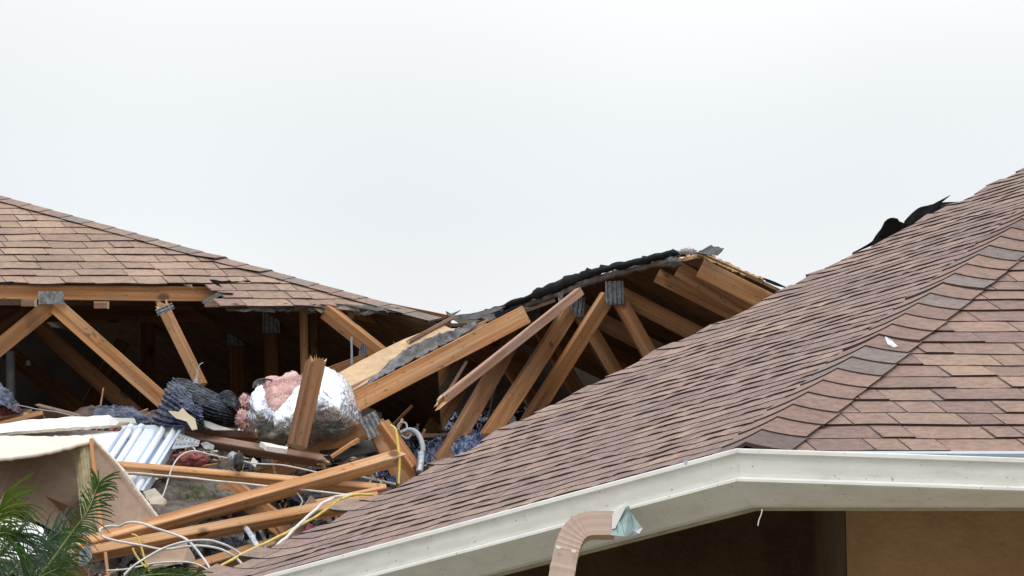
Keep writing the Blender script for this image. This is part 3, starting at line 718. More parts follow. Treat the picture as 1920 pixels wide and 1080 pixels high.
slab('staple_tag', [(49, 676, 20.5), (57, 676, 20.5), (57, 685, 20.5), (49, 685, 20.5)], .003, M_gyp, far, jag=.0002)

# ================================================================== TORN TRUSS SECTION (middle)
mid = empty('roof_truss_section', (.6, 20, 0), 'torn section of roof trusses and sheathing behind the near roof, black felt along its top', 'roof section')
rows = [[(1312, 477, 18.6), (1380, 507, 18.6), (1450, 540, 18.6), (1640, 632, 18.6), (1900, 760, 18.6)],
        [(1232, 492, 19.2), (1310, 525, 19.2), (1390, 562, 19.2), (1600, 660, 19.2), (1850, 780, 19.2)],
        [(1150, 515, 19.8), (1230, 550, 19.8), (1330, 600, 19.8), (1540, 700, 19.8), (1800, 820, 19.8)],
        [(1065, 542, 20.4), (1150, 585, 20.4), (1270, 640, 20.4), (1500, 745, 20.4), (1750, 860, 20.4)],
        [(985, 566, 21.0), (1080, 615, 21.0), (1200, 670, 21.0), (1450, 785, 21.0), (1700, 900, 21.0)],
        [(880, 598, 22.3), (1000, 650, 22.3), (1140, 715, 22.3), (1400, 835, 22.3), (1640, 950, 22.3)]]
patch('sheathing', rows, 40, 50, [M_sheath], mid, amp=.004, freq=2, thick=.014, smooth=False, jag=.0)
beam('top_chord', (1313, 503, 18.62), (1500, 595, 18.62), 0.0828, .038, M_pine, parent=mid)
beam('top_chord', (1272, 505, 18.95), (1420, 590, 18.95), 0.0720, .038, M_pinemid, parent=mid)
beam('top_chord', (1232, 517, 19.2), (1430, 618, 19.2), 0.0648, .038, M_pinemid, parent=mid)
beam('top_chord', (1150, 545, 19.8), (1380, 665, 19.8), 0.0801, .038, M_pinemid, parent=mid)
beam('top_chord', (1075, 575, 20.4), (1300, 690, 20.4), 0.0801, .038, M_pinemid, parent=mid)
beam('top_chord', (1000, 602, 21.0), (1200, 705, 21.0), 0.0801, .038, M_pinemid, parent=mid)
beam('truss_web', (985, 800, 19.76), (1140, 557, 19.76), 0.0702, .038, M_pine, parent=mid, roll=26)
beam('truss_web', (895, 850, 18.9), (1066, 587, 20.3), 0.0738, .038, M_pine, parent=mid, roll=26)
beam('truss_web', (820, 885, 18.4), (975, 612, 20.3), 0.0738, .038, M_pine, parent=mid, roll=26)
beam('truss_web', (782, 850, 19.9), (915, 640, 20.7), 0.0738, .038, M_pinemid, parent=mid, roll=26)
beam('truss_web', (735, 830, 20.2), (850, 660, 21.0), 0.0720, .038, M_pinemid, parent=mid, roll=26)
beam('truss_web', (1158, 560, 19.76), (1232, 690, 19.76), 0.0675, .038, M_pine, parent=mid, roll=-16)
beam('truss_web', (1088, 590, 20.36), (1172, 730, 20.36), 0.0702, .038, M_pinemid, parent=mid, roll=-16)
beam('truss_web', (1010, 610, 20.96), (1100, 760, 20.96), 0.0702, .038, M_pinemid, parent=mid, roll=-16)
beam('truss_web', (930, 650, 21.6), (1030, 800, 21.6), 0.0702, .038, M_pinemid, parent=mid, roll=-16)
plate('connector_plate', (1152, 549, 19.74), 34, 44, 2, M_plate, mid, t=.032, ribs=4)
plate('connector_plate', (1080, 574, 20.33), 32, 38, -6, M_plate, mid, t=.032, ribs=4)
plate('connector_plate', (997, 594, 20.5), 33, 36, 0, M_plate, mid, t=.032, ribs=4)
plate('connector_plate', (1051, 558, 20.2), 9, 18, 0, M_galv, mid, t=.03, ribs=2)
# black felt lying over the torn upper edge
def felt_edge(us, ls, ydep): return [[(x, y, d) for (x, y), d in zip(us, ydep)], [(x, (y + y2) / 2 - 1, d - .03) for (x, y), (_, y2), d in zip(us, ls, ydep)], [(x, y, d) for (x, y), d in zip(ls, ydep)]]
us = [(900, 587), (950, 568), (1000, 549), (1050, 528), (1090, 509), (1130, 499), (1180, 490), (1225, 477), (1262, 470), (1285, 472)]
ls = [(905, 594), (955, 577), (1003, 560), (1052, 543), (1092, 526), (1132, 512), (1182, 500), (1227, 489), (1262, 480), (1285, 478)]
patch('felt_edge', felt_edge(us, ls, [21.3, 21.1, 20.8, 20.4, 20.0, 19.7, 19.4, 19.1, 18.9, 18.8]), 4, 60, M_felt, mid, amp=.014, freq=6, thick=.010, jag=.012, ridged=False)
ls2 = [(905, 603), (955, 588), (1003, 572), (1052, 555), (1092, 540), (1132, 527), (1182, 513), (1227, 502), (1262, 492), (1290, 483)]
patch('dusty_batten', felt_edge(ls, ls2, [21.35, 21.15, 20.85, 20.45, 20.05, 19.75, 19.45, 19.15, 18.95, 18.85]), 4, 60, [plain('dusty_wood', (.14, .11, .09), .95, var=.5)], mid, amp=.012, freq=9, thick=.01, jag=.01, ridged=False)
slab('splintered_edge', [(1312, 478, 18.6), (1330, 475, 18.6), (1360, 490, 18.6), (1400, 508, 18.6), (1434, 521, 18.6), (1428, 524, 18.6), (1395, 516, 18.6), (1350, 497, 18.6), (1322, 484, 18.6)], .03, M_raw, mid, jag=.006, step=.012)
slab('splintered_edge', [(1270, 486, 18.7), (1312, 474, 18.62), (1313, 482, 18.62), (1280, 490, 18.7)], .02, M_raw, mid, jag=.005, step=.012)
slab('felt_scrap', [(1308, 474, 18.55), (1334, 459, 18.55), (1358, 465, 18.55), (1353, 471, 18.55), (1345, 478, 18.55), (1325, 477, 18.55)], .012, [M_greyfelt, M_felt, M_felt], mid, jag=.005, step=.012)
blob('fibre_tuft', (1290, 472, 18.6), .036, .02, .011, plain('pale_fibre', (.62, .57, .58), 1, bump=1), mid, amp=.6, freq=2.5, seed=5, fuzz=200, sub=3)
blob('fibre_tuft', (1262, 492, 18.65), .035, .03, .016, M_greyfelt, mid, amp=.7, freq=2.5, seed=6, fuzz=120, sub=3)
slab('shingle_edge', [(1430, 520, 18.5), (1455, 529, 18.5), (1478, 540, 18.5), (1455, 535, 18.5), (1436, 527, 18.5)], .006, M_felt, mid, jag=.002)
# strap and paddle hanging among the webs
patch('black_strap', [[(912, 702, 20.0), (925, 708, 20.0), (943, 716, 20.0)], [(914, 713, 19.95), (926, 722, 19.95), (941, 726, 19.95)]], 6, 10, M_black, mid, thick=.01, amp=.004)
tube('black_strap', [(925, 715, 19.9), (927, 735, 19.9), (921, 765, 19.9), (914, 800, 19.9)], .008, M_black, mid)
blob('grey_cap', (960, 788, 19.6), .018, .006, .026, M_grey, mid, amp=.05)

# ================================================================== FALLEN ROOF PANEL lying from the debris up to the truss section
fp = empty('fallen_roof_panel', (-.4, 18.6, 0), 'fallen roof panel of rafters, plywood and grey felt leaning up to the torn trusses', 'roof panel')
beam('rafter', (655, 762, 18.000), (983, 590, 18.546), .082, .038, M_pine, parent=fp, roll=0)
beam('rafter', (655, 733, 18.105), (905, 612, 18.588), .04, .03, M_pinegrey, parent=fp, broken=(1, 1))
beam('rafter', (658, 745, 18.050), (880, 630, 18.504), .030, .03, M_pinelight, parent=fp, broken=(1, 1))
patch('plywood', [[(625, 708, 18.210), (690, 672, 18.315), (760, 638, 18.420), (830, 612, 18.546)], [(655, 738, 18.084), (720, 703, 18.189), (790, 664, 18.336), (860, 625, 18.504)]], 8, 30, M_osb, fp, amp=.004, freq=3, thick=.012, smooth=False)
patch('grey_felt', [[(735, 672, 18.252), (790, 640, 18.336), (850, 618, 18.462), (893, 604, 18.546)], [(705, 705, 18.147), (760, 676, 18.252), (830, 640, 18.399), (890, 612, 18.525)], [(668, 735, 18.042), (740, 692, 18.189), (815, 655, 18.336), (882, 620, 18.504)]], 12, 50, M_greyfelt, fp, amp=.012, freq=14, thick=.006, jag=.01)
beam('batten', (765, 642, 18.378), (850, 596, 18.588), .016, .02, M_pinegrey, parent=fp)
# scraps where the panel meets the torn edge
slab('shingle_scrap', [(843, 593, 19.2), (880, 588, 19.2), (925, 577, 19.2), (948, 574, 19.2), (935, 582, 19.2), (895, 598, 19.2), (850, 598, 19.2)], .008, [M_greyfelt, M_felt, M_greyfelt], fp, jag=.003)
slab('shingle_scrap', [(848, 598, 19.15), (895, 599, 19.15), (915, 606, 19.15), (895, 612, 19.15), (862, 606, 19.15)], .008, [plain('mossy_shingle', (.20, .19, .15), .9, var=.4), M_felt, M_felt], fp, jag=.004)
slab('foil_scrap', [(900, 593, 19.1), (925, 588, 19.1), (930, 596, 19.1), (915, 603, 19.1)], .003, M_greyfelt, fp, jag=.003)
slab('shingle_scrap', [(925, 590, 19.12), (960, 575, 19.12), (978, 570, 19.12), (960, 584, 19.12), (932, 596, 19.12)], .006, M_felt, fp, jag=.004)
slab('torn_felt_strip', [(836, 583, 19.1), (846, 588, 19.1), (864, 581, 19.1), (850, 592, 19.1), (840, 593, 19.1)], .006, [M_greyfelt, M_felt, M_felt], fp, jag=.004)
slab('torn_felt_strip', [(832, 598, 19.1), (843, 592, 19.1), (850, 598, 19.1), (840, 604, 19.1)], .012, M_felt, fp, jag=.006)

# ================================================================== DEBRIS BED
def bedY(py): return 18.9 - (py - 790) / 290 * 2.2
g = [[(x, y, bedY(y) + .25) for x in (-260, -100, 60, 230, 400, 560, 715)] for y in (782, 840, 900, 980, 1060, 1200, 1400)]
bed = patch('debris_bed', g, 120, 160, M_rubble, amp=.10, freq=4.5, thick=.02, seed=4)
tag(bed, kind='stuff', label='dark matted debris heaped under the loose timbers', cat='debris')
bm = bmesh.new(); mats = [M_pine, M_pinedark, M_greyfelt, M_felt, M_gyp, M_filmblue, M_raw, M_rubble, M_pinkdark]
for i in range(2200):
    px, py = rnd.uniform(-60, 800), rnd.uniform(800, 1110)
    Y = bedY(py) + rnd.uniform(-.08, .22); P = W(px, py, Y)
    Mx = Matrix.Translation(P) @ Matrix.Rotation(rnd.uniform(0, 6.28), 4, Vector((rnd.uniform(-1, 1), rnd.uniform(-1, 1), rnd.uniform(-1, 1))).normalized())
    k = rnd.choices(range(9), weights=(9, 12, 12, 14, 7, 6, 8, 12, 2))[0]
    if k in (0, 1, 6): box_bm(bm, Mx, rnd.choice((.04, .07, .1, .2)) * rnd.uniform(.6, 1.2), rnd.uniform(.002, .014), rnd.uniform(.002, .009), k)
    elif k == 4: box_bm(bm, Mx, rnd.uniform(.01, .05), rnd.uniform(.008, .03), .006, k)
    else:
        vs = [bm.verts.new(Mx @ Vector((math.cos(t) * rnd.uniform(.01, .06), math.sin(t) * rnd.uniform(.008, .045), rnd.uniform(-.012, .012)))) for t in (0, 1.2, 2.4, 3.6, 4.9)]
        f = bm.faces.new(vs); f.material_index = k
o = link('debris_scraps', bm, mats); tag(o, 'splinters, felt scraps and torn sheet pieces strewn under the timbers', 'debris', kind='stuff')
# insulation on the attic floor, right of the heap
ins = patch('foil_insulation', [[(700, 785, 20.70), (780, 776, 20.80), (860, 782, 20.90), (940, 775, 21.00), (1010, 770, 21.10)], [(700, 830, 20.00), (780, 832, 20.00), (860, 815, 20.10), (940, 800, 20.20), (1010, 790, 20.40)],
     [(700, 905, 19.40), (780, 915, 19.30), (860, 905, 19.30), (940, 880, 19.50), (1010, 850, 19.80)]], 80, 110, M_foilblue, amp=.06, freq=5, thick=.004, seed=7)
tag(ins, 'crumpled bluish foil insulation lying between the truss webs beside the near roof edge', 'insulation')
ins2 = patch('foil_insulation', [[(742, 826, 18.82), (840, 820, 18.82), (905, 818, 18.82)], [(740, 850, 18.62), (840, 850, 18.62), (900, 838, 18.72)], [(742, 885, 18.62), (840, 878, 18.62), (890, 856, 18.72)]], 40, 60, M_foilblue, amp=.03, freq=7, thick=.004, seed=9)
tag(ins2, 'brighter silver foil batt just left of the near roof edge, behind the grey conduit', 'insulation')

# ------------------------------------------------------------------ loose timbers
def T(label, *a, cat='timber', name='timber', **k):
    o = beam(name, *a, **k); tag(o, label, cat, 'loose framing timbers on the debris'); return o
T('long pale timber slanting up to the right across the heap, upper of the two longest', (138, 1030, 16.4), (743, 858, 17.5), .074, .038, M_pinelight, roll=60, broken=(0, 1))
T('long pale timber just below the topmost slanting one, ending at the near roof', (150, 1044, 16.35), (705, 936, 17.0), .066, .038, M_pinelight, roll=60, broken=(1, 0))
T('pale timber sloping gently down to the right across the light fixture', (222, 878, 17.1), (722, 919, 17.4), .05, .03, M_pinelight, roll=50, broken=(1, 0))
T('reddish grey timber below the foil bag, its right end snapped', (340, 821, 17.8), (606, 866, 17.6), .052, .034, M_pinegrey, roll=50, broken=(0, 1))
T('short flat reddish board under the black duct', (345, 815, 17.85), (487, 822, 17.85), .10, .03, M_pinegrey, roll=75, broken=(0, .6))
T('truss timber rising to the big connector plate right of the foil bag', (405, 938, 18.0), (700, 800, 17.8), .074, .038, M_pine, roll=0)
T('second truss timber just behind the one with the big connector plate', (520, 862, 18.1), (640, 803, 18.0), .07, .038, M_pinedark, roll=10)
T('truss timber dropping to the right from the big connector plate', (702, 795, 17.78), (760, 915, 17.75), .078, .038, M_pine, roll=-10)
T('narrow timber beside the yellow tape, with a chewed lower end', (716, 795, 17.6), (776, 880, 17.6), .050, .05, M_pine, roll=-40, broken=(0, 1))
T('upright splintered stake standing in front of the silver foil bag', (593, 680, 17.55), (558, 838, 17.5), .070, .05, M_pinedark, roll=24, broken=(1, 0))
T('thin weathered strip slanting across the truss webs, snapped at its lower end', (824, 754, 17.9), (1086, 547, 18.3), .036, .038, M_pinegrey, roll=12, broken=(1, 0))
T('short board dropping right between the two long pale timbers', (420, 905, 17.5), (556, 1010, 17.2), .08, .038, M_pine, roll=10)
T('stubby orange timber at the bottom between the black film and the near roof', (360, 1068, 16.5), (560, 1010, 16.9), .060, .038, M_pine, roll=50)
T('thin dark board edge leaning behind the white and yellow cables', (548, 1002, 16.8), (590, 938, 17.0), .05, .012, M_pinegrey, roll=20)
T('orange timber end against the near roof behind the yellow cable', (590, 958, 17.1), (720, 930, 17.3), .075, .038, M_pine, roll=20)
T('pale splinter sticking out above the snapped reddish timber', (622, 858, 17.5), (667, 828, 17.5), .016, .012, M_pinelight, roll=20, broken=(0, .6))
T('thick orange block at the bottom left behind the palm fronds', (100, 1070, 16.4), (165, 1064, 16.4), .08, .038, M_pine, roll=0)
T('pale stick standing upright at the very bottom, left of the cables', (197, 1035, 16.3), (205, 1100, 16.3), .012, .012, M_pinelight)
T('orange board lying at the left edge under the thin white board', (-40, 812, 18.2), (82, 780, 18.2), .05, .03, M_pine, roll=40)
T('small reddish board poking up behind the white boards', (80, 768, 18.35), (150, 786, 18.3), .05, .02, M_pinegrey, roll=40, broken=(1, 0))
T('reddish timber low in the shadow under the brown panel', (40, 935, 17.2), (170, 985, 17.0), .085, .038, M_pinedark)
T('dull reddish timber beside the palm, sloping down right', (30, 985, 16.9), (120, 1040, 16.7), .05, .038, M_pinegrey, roll=20)
T('tilted orange plank at the upper left of the white boards', (-20, 790, 18.4), (80, 778, 18.4), .05, .02, M_pinelight, roll=55)
bp = plate('connector_plate', (696, 798, 17.74), 35, 43, 28, M_galv, t=.03, ribs=4, roll=0)
bp.parent = None; tag(bp, 'large galvanised connector plate at the peak of the broken truss joint', 'metal plate')
cp2 = plate('connector_plate', (612, 808, 17.95), 30, 12, 26, M_galv, t=.02, ribs=5); tag(cp2, 'small dented steel plate below the foil bag, beside the second truss timber', 'metal plate')
cp3 = plate('connector_plate', (474, 945, 17.1), 26, 20, -35, M_galv, t=.05, ribs=5); tag(cp3, 'ribbed steel plate on the short board between the two long timbers', 'metal plate')

# ------------------------------------------------------------------ sheets
o = slab('white_board', [(-30, 800, 17.9), (0, 795, 17.9), (60, 786, 17.9), (150, 781, 17.9), (205, 778, 17.9), (212, 783, 17.9), (252, 784, 17.9), (256, 793, 17.9), (230, 796, 17.9), (150, 800, 17.8), (0, 812, 17.7), (-30, 814, 17.7)], .012, [M_gyp, M_paper, M_core], jag=.003); tag(o, 'thin white drywall strip, topmost of the boards at the left edge', 'drywall')
o = slab('white_board', [(22, 822, 17.8), (35, 804, 17.9), (90, 806, 17.9), (160, 807, 17.9), (245, 808, 17.9), (225, 850, 17.6), (205, 880, 17.5), (100, 860, 17.5)], .012, [M_gyp, M_paper, M_core], jag=.004); tag(o, 'broad white drywall sheet between the thin strip and the brown box', 'drywall')
o = patch('bent_drywall', [[(-60, 823, 17.5), (40, 820, 17.5), (110, 821, 17.4), (174, 818, 17.3)], [(-60, 845, 17.1), (30, 842, 17.1), (110, 833, 17.1), (172, 824, 17.1)], [(-60, 864, 16.8), (20, 861, 16.8), (95, 850, 16.8), (170, 829, 16.9)]], 10, 30, [plain('cream_board', (.74, .66, .55), .9, var=.1)], amp=.004, thick=.012, jag=.006, freq=3); tag(o, 'bent cream drywall sheet forming the lid of the brown box', 'drywall')
o = slab('drywall_sheet', [(-60, 860, 17.3), (20, 860, 17.3), (90, 852, 17.3), (145, 838, 17.3), (160, 1010, 17.0), (100, 990, 17.0), (-60, 905, 17.1)], .012, [M_paper, M_paper, M_core], jag=.002); tag(o, 'brown paper-backed panel in shade under the cream lid, left of the upright stud', 'drywall')
o = slab('drywall_sheet', [(172, 822, 16.95), (185, 832, 16.9), (225, 880, 16.8), (262, 930, 16.75), (298, 974, 16.7), (270, 995, 16.65), (190, 1012, 16.7), (172, 960, 16.8)], .014, [M_paper, M_paper, M_core], jag=.0015); tag(o, 'brown triangular drywall panel right of the upright stud', 'drywall')
tube('torn_edge', [(173, 820, 16.9), (225, 875, 16.75), (262, 925, 16.7), (299, 974, 16.65)], .0055, M_core, o, wob=.5)
o = patch('plywood_post', [[(141, 838, 16.95), (150, 920, 16.9), (158, 1005, 16.85)], [(155, 836, 16.9), (164, 920, 16.85), (172, 1003, 16.8)], [(168, 832, 16.95), (177, 920, 16.9), (184, 1000, 16.85)]], 36, 12, M_ply, rib=6, ribamp=.003, ribdir='u', thick=.01, smooth=False); tag(o, 'greenish ribbed post standing inside the brown box', 'post')
T('pale upright stick at the corner of the brown box', (170, 826, 16.8), (190, 1004, 16.65), .014, .02, M_pinelight, name='stick', cat='stick')
o = slab('drywall_sheet', [(255, 1020, 16.6), (300, 1008, 16.6), (345, 1003, 16.6), (352, 1022, 16.5), (366, 1046, 16.5), (330, 1052, 16.4), (280, 1062, 16.4)], .012, [M_paper, M_paper, M_core], jag=.004); tag(o, 'small brown drywall piece under the white cable loops', 'drywall')
o = slab('white_board', [(-60, 955, 16.6), (20, 965, 16.6), (80, 990, 16.5), (95, 1030, 16.4), (40, 1050, 16.4), (-60, 1040, 16.4)], .012, [M_gyp, M_paper, M_core], jag=.004); tag(o, 'white drywall sheet behind the palm fronds at the left edge', 'drywall')
o = slab('drywall_shard', [(268, 922, 16.9), (290, 915, 16.9), (312, 938, 16.8), (305, 946, 16.8), (282, 945, 16.8)], .01, [plain('grey_cream', (.5, .45, .36), .9), M_paper, M_core], jag=.003); tag(o, 'small pointed shard next to the lower end of the light fixture', 'drywall')
o = slab('torn_paper', [(315, 770, 17.5), (335, 772, 17.5), (342, 764, 17.5), (352, 775, 17.5), (366, 785, 17.5), (370, 804, 17.5), (360, 806, 17.5), (350, 790, 17.5), (330, 784, 17.5)], .006, [plain('torn_cream_paper', (.74, .64, .47), .9, var=.15)] * 3, jag=.003); tag(o, 'jagged cream scrap curling in front of the blue crumpled duct', 'paper')
o = slab('torn_paper', [(372, 790, 17.7), (380, 787, 17.7), (425, 802, 17.7), (440, 806, 17.7), (400, 806, 17.7), (378, 797, 17.7)], .012, [M_gyp] * 3, jag=.003); tag(o, 'thin white strip lying under the black ribbed duct', 'drywall')
o = slab('white_tray', [(488, 828, 17.45), (540, 838, 17.45), (538, 842, 17.4), (500, 836, 17.4)], .02, M_gyp, jag=.002); tag(o, 'narrow white edge of a tray at the foot of the upright stake', 'drywall')
# roofing sheet lying in the heap with weeds
o = patch('roofing_sheet', [[(285, 900, 17.5), (350, 896, 17.6), (430, 902, 17.7), (500, 905, 17.8)], [(285, 935, 17.2), (350, 930, 17.3), (420, 925, 17.4), (490, 918, 17.5)], [(290, 985, 16.9), (350, 965, 17.0), (410, 945, 17.2), (470, 930, 17.3)]], 50, 60, plain('muddy_roofing', (.17, .155, .13), .9, c2=(.085, .06, .055), scale=16, bump=.8), amp=.02, freq=13, rib=5, ribamp=.004, ribdir='u', thick=.006); tag(o, 'muddy grey shingle sheet under the gently sloping timber, with weeds on it', 'roofing')
bm = bmesh.new()
for i in range(160):
    x, y = rnd.gauss(365, 22), rnd.gauss(925, 8); P = W(x, y, bedY(y) - .55 - (y - 925) * .001)
    for k in range(2):
        d = Vector((rnd.uniform(-1, 1), rnd.uniform(-.5, .1), rnd.uniform(0, .8))).normalized() * rnd.uniform(.012, .035); s = Vector((.0015, 0, .0015))
        bm.faces.new([bm.verts.new(P - s), bm.verts.new(P + s), bm.verts.new(P + d)])
tag(link('weeds', bm, M_weed), 'sprigs of green weed scattered on the muddy roofing sheet', 'weeds', kind='stuff')

# ------------------------------------------------------------------ light fixture
fx = empty('light_fixture', W(250, 860, 17.3), 'white four-tube fluorescent light fixture lying tilted beside the brown drywall panel', 'light fixture')
TL, TR, BL, BR_ = W(232, 812, 17.75), W(342, 810, 17.75), W(150, 935, 17.0), W(266, 930, 17.0)
ux = (TR - TL); vy = (BL - TL); fn = ux.cross(vy).normalized()
if fn.y > 0: fn = -fn
def FX(a, b_, h=0): return TL + ux * a + vy * b_ + fn * h
bm = bmesh.new()
prof = [(-.02, .0), (-.02, .02), (.0, .025), (.03, .0), (.10, -.012), (.17, -.012), (.30, -.004), (.36, .014), (.56, .014), (.62, -.004), (.74, -.012), (.84, -.012), (.96, .0), (.99, .028), (1.03, .028), (1.03, -.005)]
vs = [[bm.verts.new(FX(a, b_ / 10, h)) for a, h in prof] for b_ in range(11)]
for i in range(10):
    for j in range(len(prof) - 1): bm.faces.new([vs[i][j], vs[i][j + 1], vs[i + 1][j + 1], vs[i + 1][j]])
o = link('housing', bm, M_white, fx); sm = o.modifiers.new('thickness', 'SOLIDIFY'); sm.thickness = .002
slab('end_plate', [(228, 798, 17.76), (280, 797, 17.76), (343, 795, 17.76), (345, 812, 17.7), (338, 818, 17.7), (285, 822, 17.7), (232, 822, 17.7)], .003, plain('grey_enamel', (.55, .62, .68), .4), fx, jag=.0005)
for a in (.10, .28, .68, .88):
    o = tube('fluorescent_tube', [FX(a, .0, .014), FX(a, .5, .014), FX(a, .98, .014)], .0135, M_tube, fx, world=True, seg=14)
    tube('socket', [FX(a, -.035, .014), FX(a, -.01, .014), FX(a, .012, .014)], .017, M_white, fx, world=True, seg=14)

# ------------------------------------------------------------------ perforated bracket, small metal bits
bm = bmesh.new(); A_, B_, C2, D_ = W(322, 842, 17.4), W(372, 836, 17.4), W(375, 826, 17.5), W(335, 812, 17.6)
ng = 24; gv = [[bm.verts.new(A_.lerp(B_, i / ng).lerp(D_.lerp(C2, i / ng), j / 9) + Vector((0, -.003 * math.sin(j), 0))) for j in range(10)] for i in range(ng + 1)]
for i in range(ng):
    for j in range(9):
        if i % 4 == 2 and j in (2, 6): continue
        bm.faces.new([gv[i][j], gv[i + 1][j], gv[i + 1][j + 1], gv[i][j + 1]])
o = link('perforated_bracket', bm, M_galv); sm = o.modifiers.new('thickness', 'SOLIDIFY'); sm.thickness = .003; tag(o, 'triangular galvanised bracket with rows of holes right of the light fixture', 'bracket')
o = slab('metal_cover', [(376, 831, 17.3), (388, 828, 17.3), (402, 835, 17.3), (400, 843, 17.3), (384, 842, 17.3)], .004, M_galv, jag=.001); tag(o, 'small octagonal steel cover lying next to the perforated bracket', 'metal cover')
jb = empty('junction_box', W(440, 865, 17.2), 'crushed electrical box, chrome and black, hanging between two timbers', 'electrical box')
blob('cover', (437, 860, 17.2), .022, .02, .026, M_galv, jb, amp=.5, seed=2, sub=3)
blob('housing', (448, 866, 17.18), .018, .02, .04, M_black, jb, amp=.5, seed=3, sub=3)
for k, pts in enumerate([[(450, 985, 16.7), (463, 993, 16.65), (480, 1020, 16.6), (492, 1045, 16.6)], [(472, 990, 16.75), (476, 1005, 16.7), (474, 1030, 16.7)], [(482, 985, 16.8), (495, 1008, 16.75), (497, 1030, 16.7)]]):
    o = tube('steel_strap', pts, .011 if k == 0 else .007, M_galv, flat=.15, seg=8); tag(o, ['broad steel strap bent down below the second long timber', 'narrow middle steel strap below the second long timber', 'curled right-hand steel strap below the second long timber'][k], 'strap')
o = slab('metal_angle', [(152, 1030, 16.3), (168, 1022, 16.3), (173, 1045, 16.3), (160, 1062, 16.3), (146, 1060, 16.3)], .004, M_plate, jag=.003); tag(o, 'bent dark steel hanger at the left end of the two long timbers', 'metal hanger')

# ------------------------------------------------------------------ foil bag with pink insulation
bag = empty('foil_bag', W(580, 760, 18), 'big silver foil insulation bag bulging behind the upright stake, pink fibre showing', 'insulation')
patch('foil_skin', [[(596, 688, 17.9), (612, 686, 17.85), (640, 704, 17.9), (662, 735, 18.1), (672, 765, 18.25)],
      [(585, 720, 17.75), (615, 715, 17.68), (645, 735, 17.7), (668, 765, 17.9), (678, 785, 18.15)],
      [(560, 760, 17.7), (605, 760, 17.62), (640, 770, 17.62), (668, 792, 17.8), (682, 808, 18.1)],
      [(540, 800, 17.8), (590, 805, 17.72), (630, 808, 17.72), (662, 815, 17.85), (686, 830, 18.1)],
      [(520, 830, 18.0), (580, 838, 17.95), (625, 842, 17.95), (660, 845, 18.0), (690, 850, 18.2)]], 90, 90, M_foil, bag, amp=.009, freq=13, seed=2, thick=.003)
patch('foil_flap', [[(492, 720, 17.65), (478, 730, 17.6), (470, 750, 17.6), (464, 780, 17.65)], [(498, 745, 17.6), (490, 760, 17.55), (482, 775, 17.55), (475, 795, 17.6)], [(508, 765, 17.62), (514, 775, 17.6), (505, 790, 17.6), (495, 808, 17.65)]], 30, 40, M_foil, bag, amp=.012, freq=11, seed=5, thick=.003)
patch('foil_flap', [[(562, 722, 17.66), (545, 740, 17.62), (525, 765, 17.6), (512, 780, 17.6)], [(575, 745, 17.6), (560, 765, 17.55), (540, 785, 17.55), (515, 796, 17.58)], [(585, 780, 17.6), (570, 800, 17.58), (545, 815, 17.6), (510, 812, 17.62)]], 36, 40, M_foil, bag, amp=.014, freq=9, seed=6, thick=.003)
patch('torn_skirt', [[(480, 800, 17.62), (510, 792, 17.6), (550, 785, 17.6)], [(485, 818, 17.62), (515, 815, 17.6), (548, 805, 17.6)], [(492, 832, 17.65), (520, 835, 17.65), (548, 830, 17.65)]], 20, 30, plain('dirty_foil', (.22, .21, .18), .5, .4, c2=(.06, .05, .04), scale=25), bag, amp=.02, freq=10, seed=8)
patch('pink_batt', [[(492, 724, 17.81), (506, 716, 17.79), (528, 712, 17.79), (550, 702, 17.81), (562, 712, 17.84)], [(495, 747, 17.73), (511, 746, 17.69), (530, 742, 17.69), (549, 734, 17.71), (568, 736, 17.79)],
      [(501, 768, 17.71), (513, 770, 17.67), (525, 768, 17.67), (538, 758, 17.69), (557, 754, 17.75)], [(511, 788, 17.71), (515, 795, 17.69), (522, 788, 17.69), (532, 775, 17.71), (545, 768, 17.75)]], 70, 90, M_pink, bag, amp=.016, freq=16, thick=.03, jag=.016, seed=12, ridged=False)
bm = bmesh.new(); rf = random.Random(77)
for i in range(700):                      # loose fibres along the torn upper edge
    x = rf.uniform(484, 570); y = 724 - (x - 486) * .24 + rf.uniform(-2, 8); P_ = W(x, y, 17.66 + rf.uniform(-.03, .06)); d_ = Vector((rf.uniform(-1, 1), rf.uniform(-.6, .2), rf.uniform(-.3, 1))).normalized() * rf.uniform(.006, .022); s_ = Vector((.0007, 0, .0007))
    bm.faces.new([bm.verts.new(P_ - s_), bm.verts.new(P_ + s_), bm.verts.new(P_ + d_)])
link('pink_fibres', bm, M_pink, bag)
tube('bag_rim', [(475, 728, 17.64), (478, 717, 17.66), (492, 711, 17.7), (510, 713, 17.75)], .0045, M_black, bag)
patch('film_mouth', [[(478, 716, 17.72), (495, 712, 17.76), (512, 715, 17.8)], [(482, 742, 17.7), (495, 745, 17.74), (510, 745, 17.78)]], 10, 12, M_film, bag, amp=.01)
o = blob('pink_insulation', (459, 757, 17.8), .032, .03, .034, M_pink, amp=.5, seed=21, fuzz=260); tag(o, 'upper pink fibreglass tuft between the black duct and the foil bag', 'insulation')
o = blob('pink_insulation', (456, 787, 17.75), .03, .03, .04, M_pink, amp=.45, seed=22, fuzz=260); tag(o, 'lower pink fibreglass tuft at the left foot of the foil bag', 'insulation')
o = blob('pink_insulation', (357, 862, 17.35), .065, .04, .032, M_pinkdark, amp=.35, seed=23, fuzz=200); tag(o, 'dull dark pink insulation lump below the perforated bracket', 'insulation')
o = blob('pink_insulation', (5, 768, 18.3), .06, .04, .022, M_pinkdark, amp=.35, seed=24, fuzz=160); tag(o, 'dark pink insulation at the left edge above the white boards', 'insulation')

